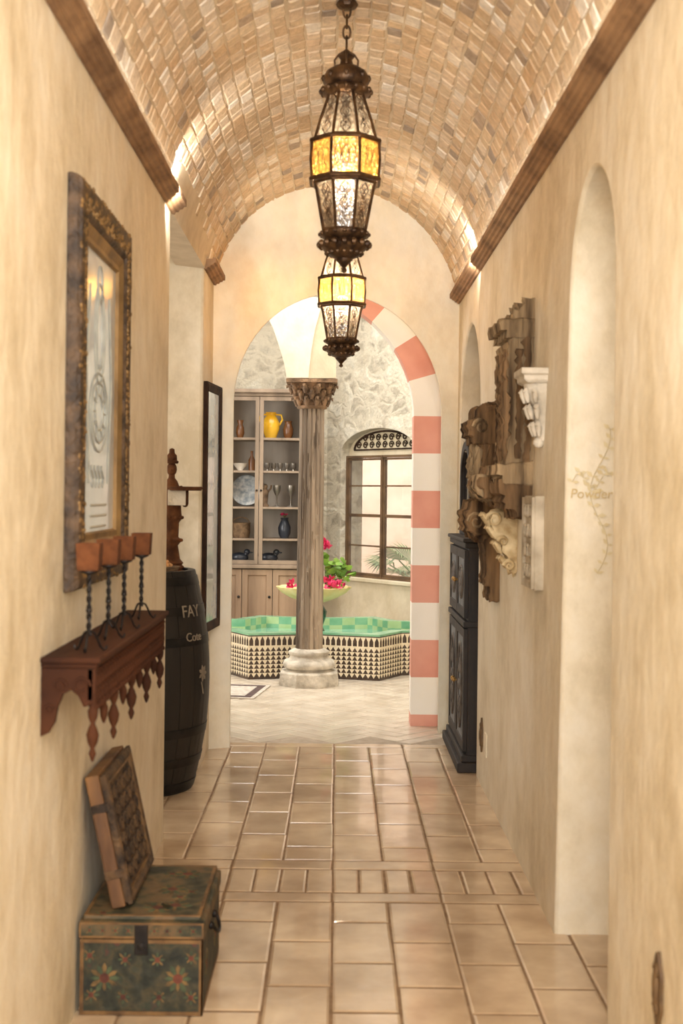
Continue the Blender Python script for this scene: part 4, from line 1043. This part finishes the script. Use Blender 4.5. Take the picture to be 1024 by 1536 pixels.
jar('dark_vase', [(.025,0),(.04,.05),(.035,.1),(.022,.13),(.032,.17)], xa(359), 1.9, m_brownc, 'dark narrow vase on top shelf left of the yellow jug', 'vase')
for q in range(5):
    jar('silver_cup', [(.016,0),(.014,.006),(.01,.02),(.024,.035),(.027,.075),(.024,.075),(.01,.045)], xa(400+9.8*q), 1.6, m_silver, 'small silver cup in the row on the shelf below the yellow jug', 'cup', 'row of silver cups in the hutch', seg=14)
for q, (px, lab) in enumerate(((415, 'tall silver goblet left of its pair on the middle shelf'), (436, 'tall silver goblet right of its pair on the middle shelf'))):
    jar('goblet', [(.034,0),(.03,.006),(.008,.015),(.007,.1),(.02,.12),(.036,.16),(.034,.2),(.03,.2),(.01,.13)], xa(px), 1.27, m_silver, lab, 'goblet')
bm = nb(); o = Vector((xa(398), IY, 1.271)); lathe(bm, [(.03,0),(.034,.01),(.02,.03),(.025,.1),(.03,.14),(.014,.165)], o, 14); ball(bm, o+Vector((0,0,.185)), (.02,.022,.026), 10); tube(bm, [o+Vector((.025,0,.14)), o+Vector((.05,-.02,.17)), o+Vector((.055,-.03,.2))], .008, 6)
solo('figurine', bm, m_cap, 'small brown figurine beside the goblets on the middle shelf', 'figurine', smooth=60)
bm = nb(); c = Vector((xa(368), hy1-.075, 1.272+.147)); lathe(bm, [(0,-.012),(.07,-.012),(.135,.012),(.145,.02),(.135,.02),(.07,0),(0,0)], c, 36, mx=Matrix.Rotation(math.radians(78), 4, 'X')); solo('display_plate', bm, m_plate, 'pale blue and white plate standing upright on the middle shelf', 'plate', smooth=50)
bm = nb(); c = Vector((xa(362), IY, .981)); lathe(bm, [(.075,0),(.085,.05),(.085,.13),(.09,.14),(.08,.14),(.075,.02)], c, 20); tube(bm, [c+Vector((.08*math.cos(pi*q/10), 0, .13+.06*math.sin(pi*q/10))) for q in range(11)], .006, 5)
solo('basket', bm, m_wick, 'small wicker basket with handle on left lower hutch shelf', 'basket', smooth=50)
jar('dark_flower_vase', [(.035,0),(.055,.04),(.06,.1),(.04,.15),(.03,.17),(.04,.19)], xa(427), .98, m_blueb, 'dark vase holding a red flower in the hutch', 'vase')
bm = nb(); c = Vector((xa(427), IY, 1.172))
for q in range(4): tube(bm, [c, c+Vector((.02*math.cos(q*1.6), .02*math.sin(q*1.6), .03))], .003, 4, 1)
for q in range(10): leaf(bm, c+Vector((R.uniform(-.02,.02), R.uniform(-.02,.02), .025)), Vector((R.uniform(-1,1), R.uniform(-1,1), R.uniform(0,1))), .035)
solo('red_flower', bm, [m_petal, m_stem], 'red flower standing in the dark hutch vase', 'flower')
for px, lab in ((360, 'dark glazed duck figure on left of the hutch counter'), (404, 'dark glazed duck figure on right of the hutch counter')):
    bm = nb(); c = Vector((xa(px), IY, .746)); ball(bm, c+Vector((0,0,.05)), (.085,.05,.05), 14); ball(bm, c+Vector((.07,0,.105)), (.03,.026,.028), 10); ball(bm, c+Vector((.105,0,.1)), (.02,.012,.007), 8)
    tube(bm, [c+Vector((.05,0,.06)), c+Vector((.068,0,.1))], .022, 8); tube(bm, [c+Vector((-.06,0,.06)), c+Vector((-.11,0,.09))], [.03,.006], 8)
    lathe(bm, [(.03,0),(.03,.012)], c, 10); solo('duck_figure', bm, m_blueb, lab, 'figurine', smooth=70)
jar('amber_bottle', [(.03,0),(.032,.1),(.012,.14),(.012,.18),(.016,.185)], xa(377), 1.6, m_brownc, 'brown bottle on the left shelf above the blue plate', 'bottle')
jar('white_bowl', [(.03,0),(.028,.01),(.06,.05),(.07,.07),(.064,.07),(.03,.02)], xa(360), 1.6, m_whitest, 'small white bowl beside brown bottle on hutch shelf', 'bowl')
# rug
mx = Matrix.Translation((-1.1, 8.95, 0)) @ Matrix.Rotation(math.radians(-8), 4, 'Z')
rg = thing('rug', 'pale rug corner with dark border on floor left of the column', 'rug', (-1.1, 8.95, 0))
bm = nb(); box(bm, -.6, .6, -.3, .3, .001, .009, 0, mx); obj('pile', bm, m_rug, rg)
bm = nb(); frame(bm, -.6, .6, -.3, .3, [(.03,.008),(.03,.011),(.08,.011),(.08,.008)], lambda a, b, d: mx @ Vector((a, b, d))); obj('border', bm, m_rugb, rg)
# palm outdoors
pa = thing('palm', 'green fan palm growing outside behind the window', 'palm', (.92, 13.3, -.1)); o = Vector((.92, 13.3, -.1))
bm = nb(); lathe(bm, [(.12,0),(.1,.2),(.09,.5),(.07,.56)], o, 10); obj('trunk', bm, m_wick, pa)
bm = nb()
for q in range(14):
    a = 2*pi*q/14+R.uniform(-.1,.1); el = R.uniform(.1, 1.0); d = Vector((math.cos(a)*math.cos(el), math.sin(a)*math.cos(el), math.sin(el)))
    b0 = o+Vector((0,0,.54)); tip = b0+d*R.uniform(.3,.45); tube(bm, [b0, tip], .008, 4)
    sdv = d.cross(Vector((0,0,1))).normalized(); up_ = sdv.cross(d)
    for s in range(-7, 8):
        dd = (d*math.cos(s*.19)+sdv*math.sin(s*.19)).normalized(); e = tip+dd*.34-Vector((0,0,.05+.01*abs(s))); pp = dd.cross(up_).normalized()*.014; mid = tip+dd*.2
        face(bm, [bm.verts.new(v) for v in (tip, mid+pp, e, mid-pp)])
obj('fronds', bm, M('palm_green', (70,100,60), (110,136,84), 8, .5), pa)

# ================================================================ LIGHT
def area(name, loc, rot, sx, sy, p, c):
    l = bpy.data.lights.new(name, 'AREA'); l.shape = 'RECTANGLE'; l.size = sx; l.size_y = sy; l.energy = p; l.color = c
    o = bpy.data.objects.new(name, l); COL.objects.link(o); o.location = loc; o.rotation_euler = rot; return o
def point(name, loc, p, c, r=.03):
    l = bpy.data.lights.new(name, 'POINT'); l.energy = p; l.color = c; l.shadow_soft_size = r
    o = bpy.data.objects.new(name, l); COL.objects.link(o); o.location = loc
WARM = (1, .94, .84)
area('cove_light_left', (LW+.045, 2.0, 2.60), (pi, 0, 0), .03, 6.2, 2.2, WARM)
area('cove_light_right', (RW-.045, 3.2, 2.60), (pi, 0, 0), .03, 8.0, 2.9, WARM)
def aim(name, loc, d, sx, sy, p, c):
    o = area(name, loc, (0,0,0), sx, sy, p, c); o.rotation_euler = Vector(d).to_track_quat('-Z', 'Y').to_euler()
aim('end_uplight_right', (RW-.06, 6.3, 2.605), (-.4, .85, .35), .03, .3, 4.5, WARM)
aim('end_uplight_left', (LW+.06, 4.9, 2.605), (.3, .92, .2), .03, .3, 5, WARM)
for l, p in ((l1, 20), (l2, 55)): point('bulb_light', l.location+Vector((0,0,.40)), p, (1,.94,.80))
area('corridor_fill', (0, -1.7, 1.6), (pi/2, 0, 0), 1.3, 2.2, 92, (.965,.985,1))
area('hall_fill', (0, 1.0, 2.98), (math.radians(25), 0, 0), .7, .9, 33, (.99,.985,.97))  # unseen area light added overhead to brighten walls and floor, no fixture here
area('vault_fill', (0, .2, 1.9), (math.radians(118), 0, 0), 1.0, .6, 66, (.99,.985,.97))  # fill added above the view, aimed up to brighten the vault evenly
area('rotunda_skylight', (-.1, 9.4, 3.55), (0, 0, 0), 2.6, 3.2, 165, (.98,.99,1))
area('rotunda_side_fill', (-2.35, 9.4, 1.9), (pi/2, 0, math.radians(-70)), 1.2, 1.8, 62, (.98,.99,1))  # unseen light added to brighten the hutch shelves and the column's left side
area('passage_fill', (-2.25, 5.75, 1.5), (pi/2, 0, -pi/2), .9, 1.8, 16, (1,.98,.95))  # light added out of view to brighten the passage soffit
area('powder_light', (1.05, 3.65, 2.25), (0, 0, 0), .3, .3, .4, (1,.98,.95))
area('outdoor_light', (1.0, 13.6, 4.2), (math.radians(25), 0, 0), 4, 2, 400, (1,.98,.95))
w = bpy.data.worlds.new('world'); SC.world = w; w.use_nodes = True
bg = w.node_tree.nodes['Background']; bg.inputs[0].default_value = (.95,.975,1,1); bg.inputs[1].default_value = .9

# ================================================================ CAMERA
cam = bpy.data.cameras.new('camera'); co_ = bpy.data.objects.new('camera', cam); COL.objects.link(co_)
cam.sensor_fit = 'VERTICAL'; cam.sensor_height = 36; cam.sensor_width = 24; cam.lens = F/1536*36
cam.shift_x = (512-VX)/1536; cam.shift_y = -(768-VY)/1536
co_.matrix_world = Matrix.Translation((0, 0, H)) @ Matrix.Rotation(pi/2, 4, 'X') @ Matrix.Rotation(TH, 4, 'Z')
cam.clip_start = .05
cam.dof.use_dof = True; cam.dof.focus_distance = 8.3; cam.dof.aperture_fstop = 4.2
SC.camera = co_
SC.view_settings.view_transform = 'Standard'
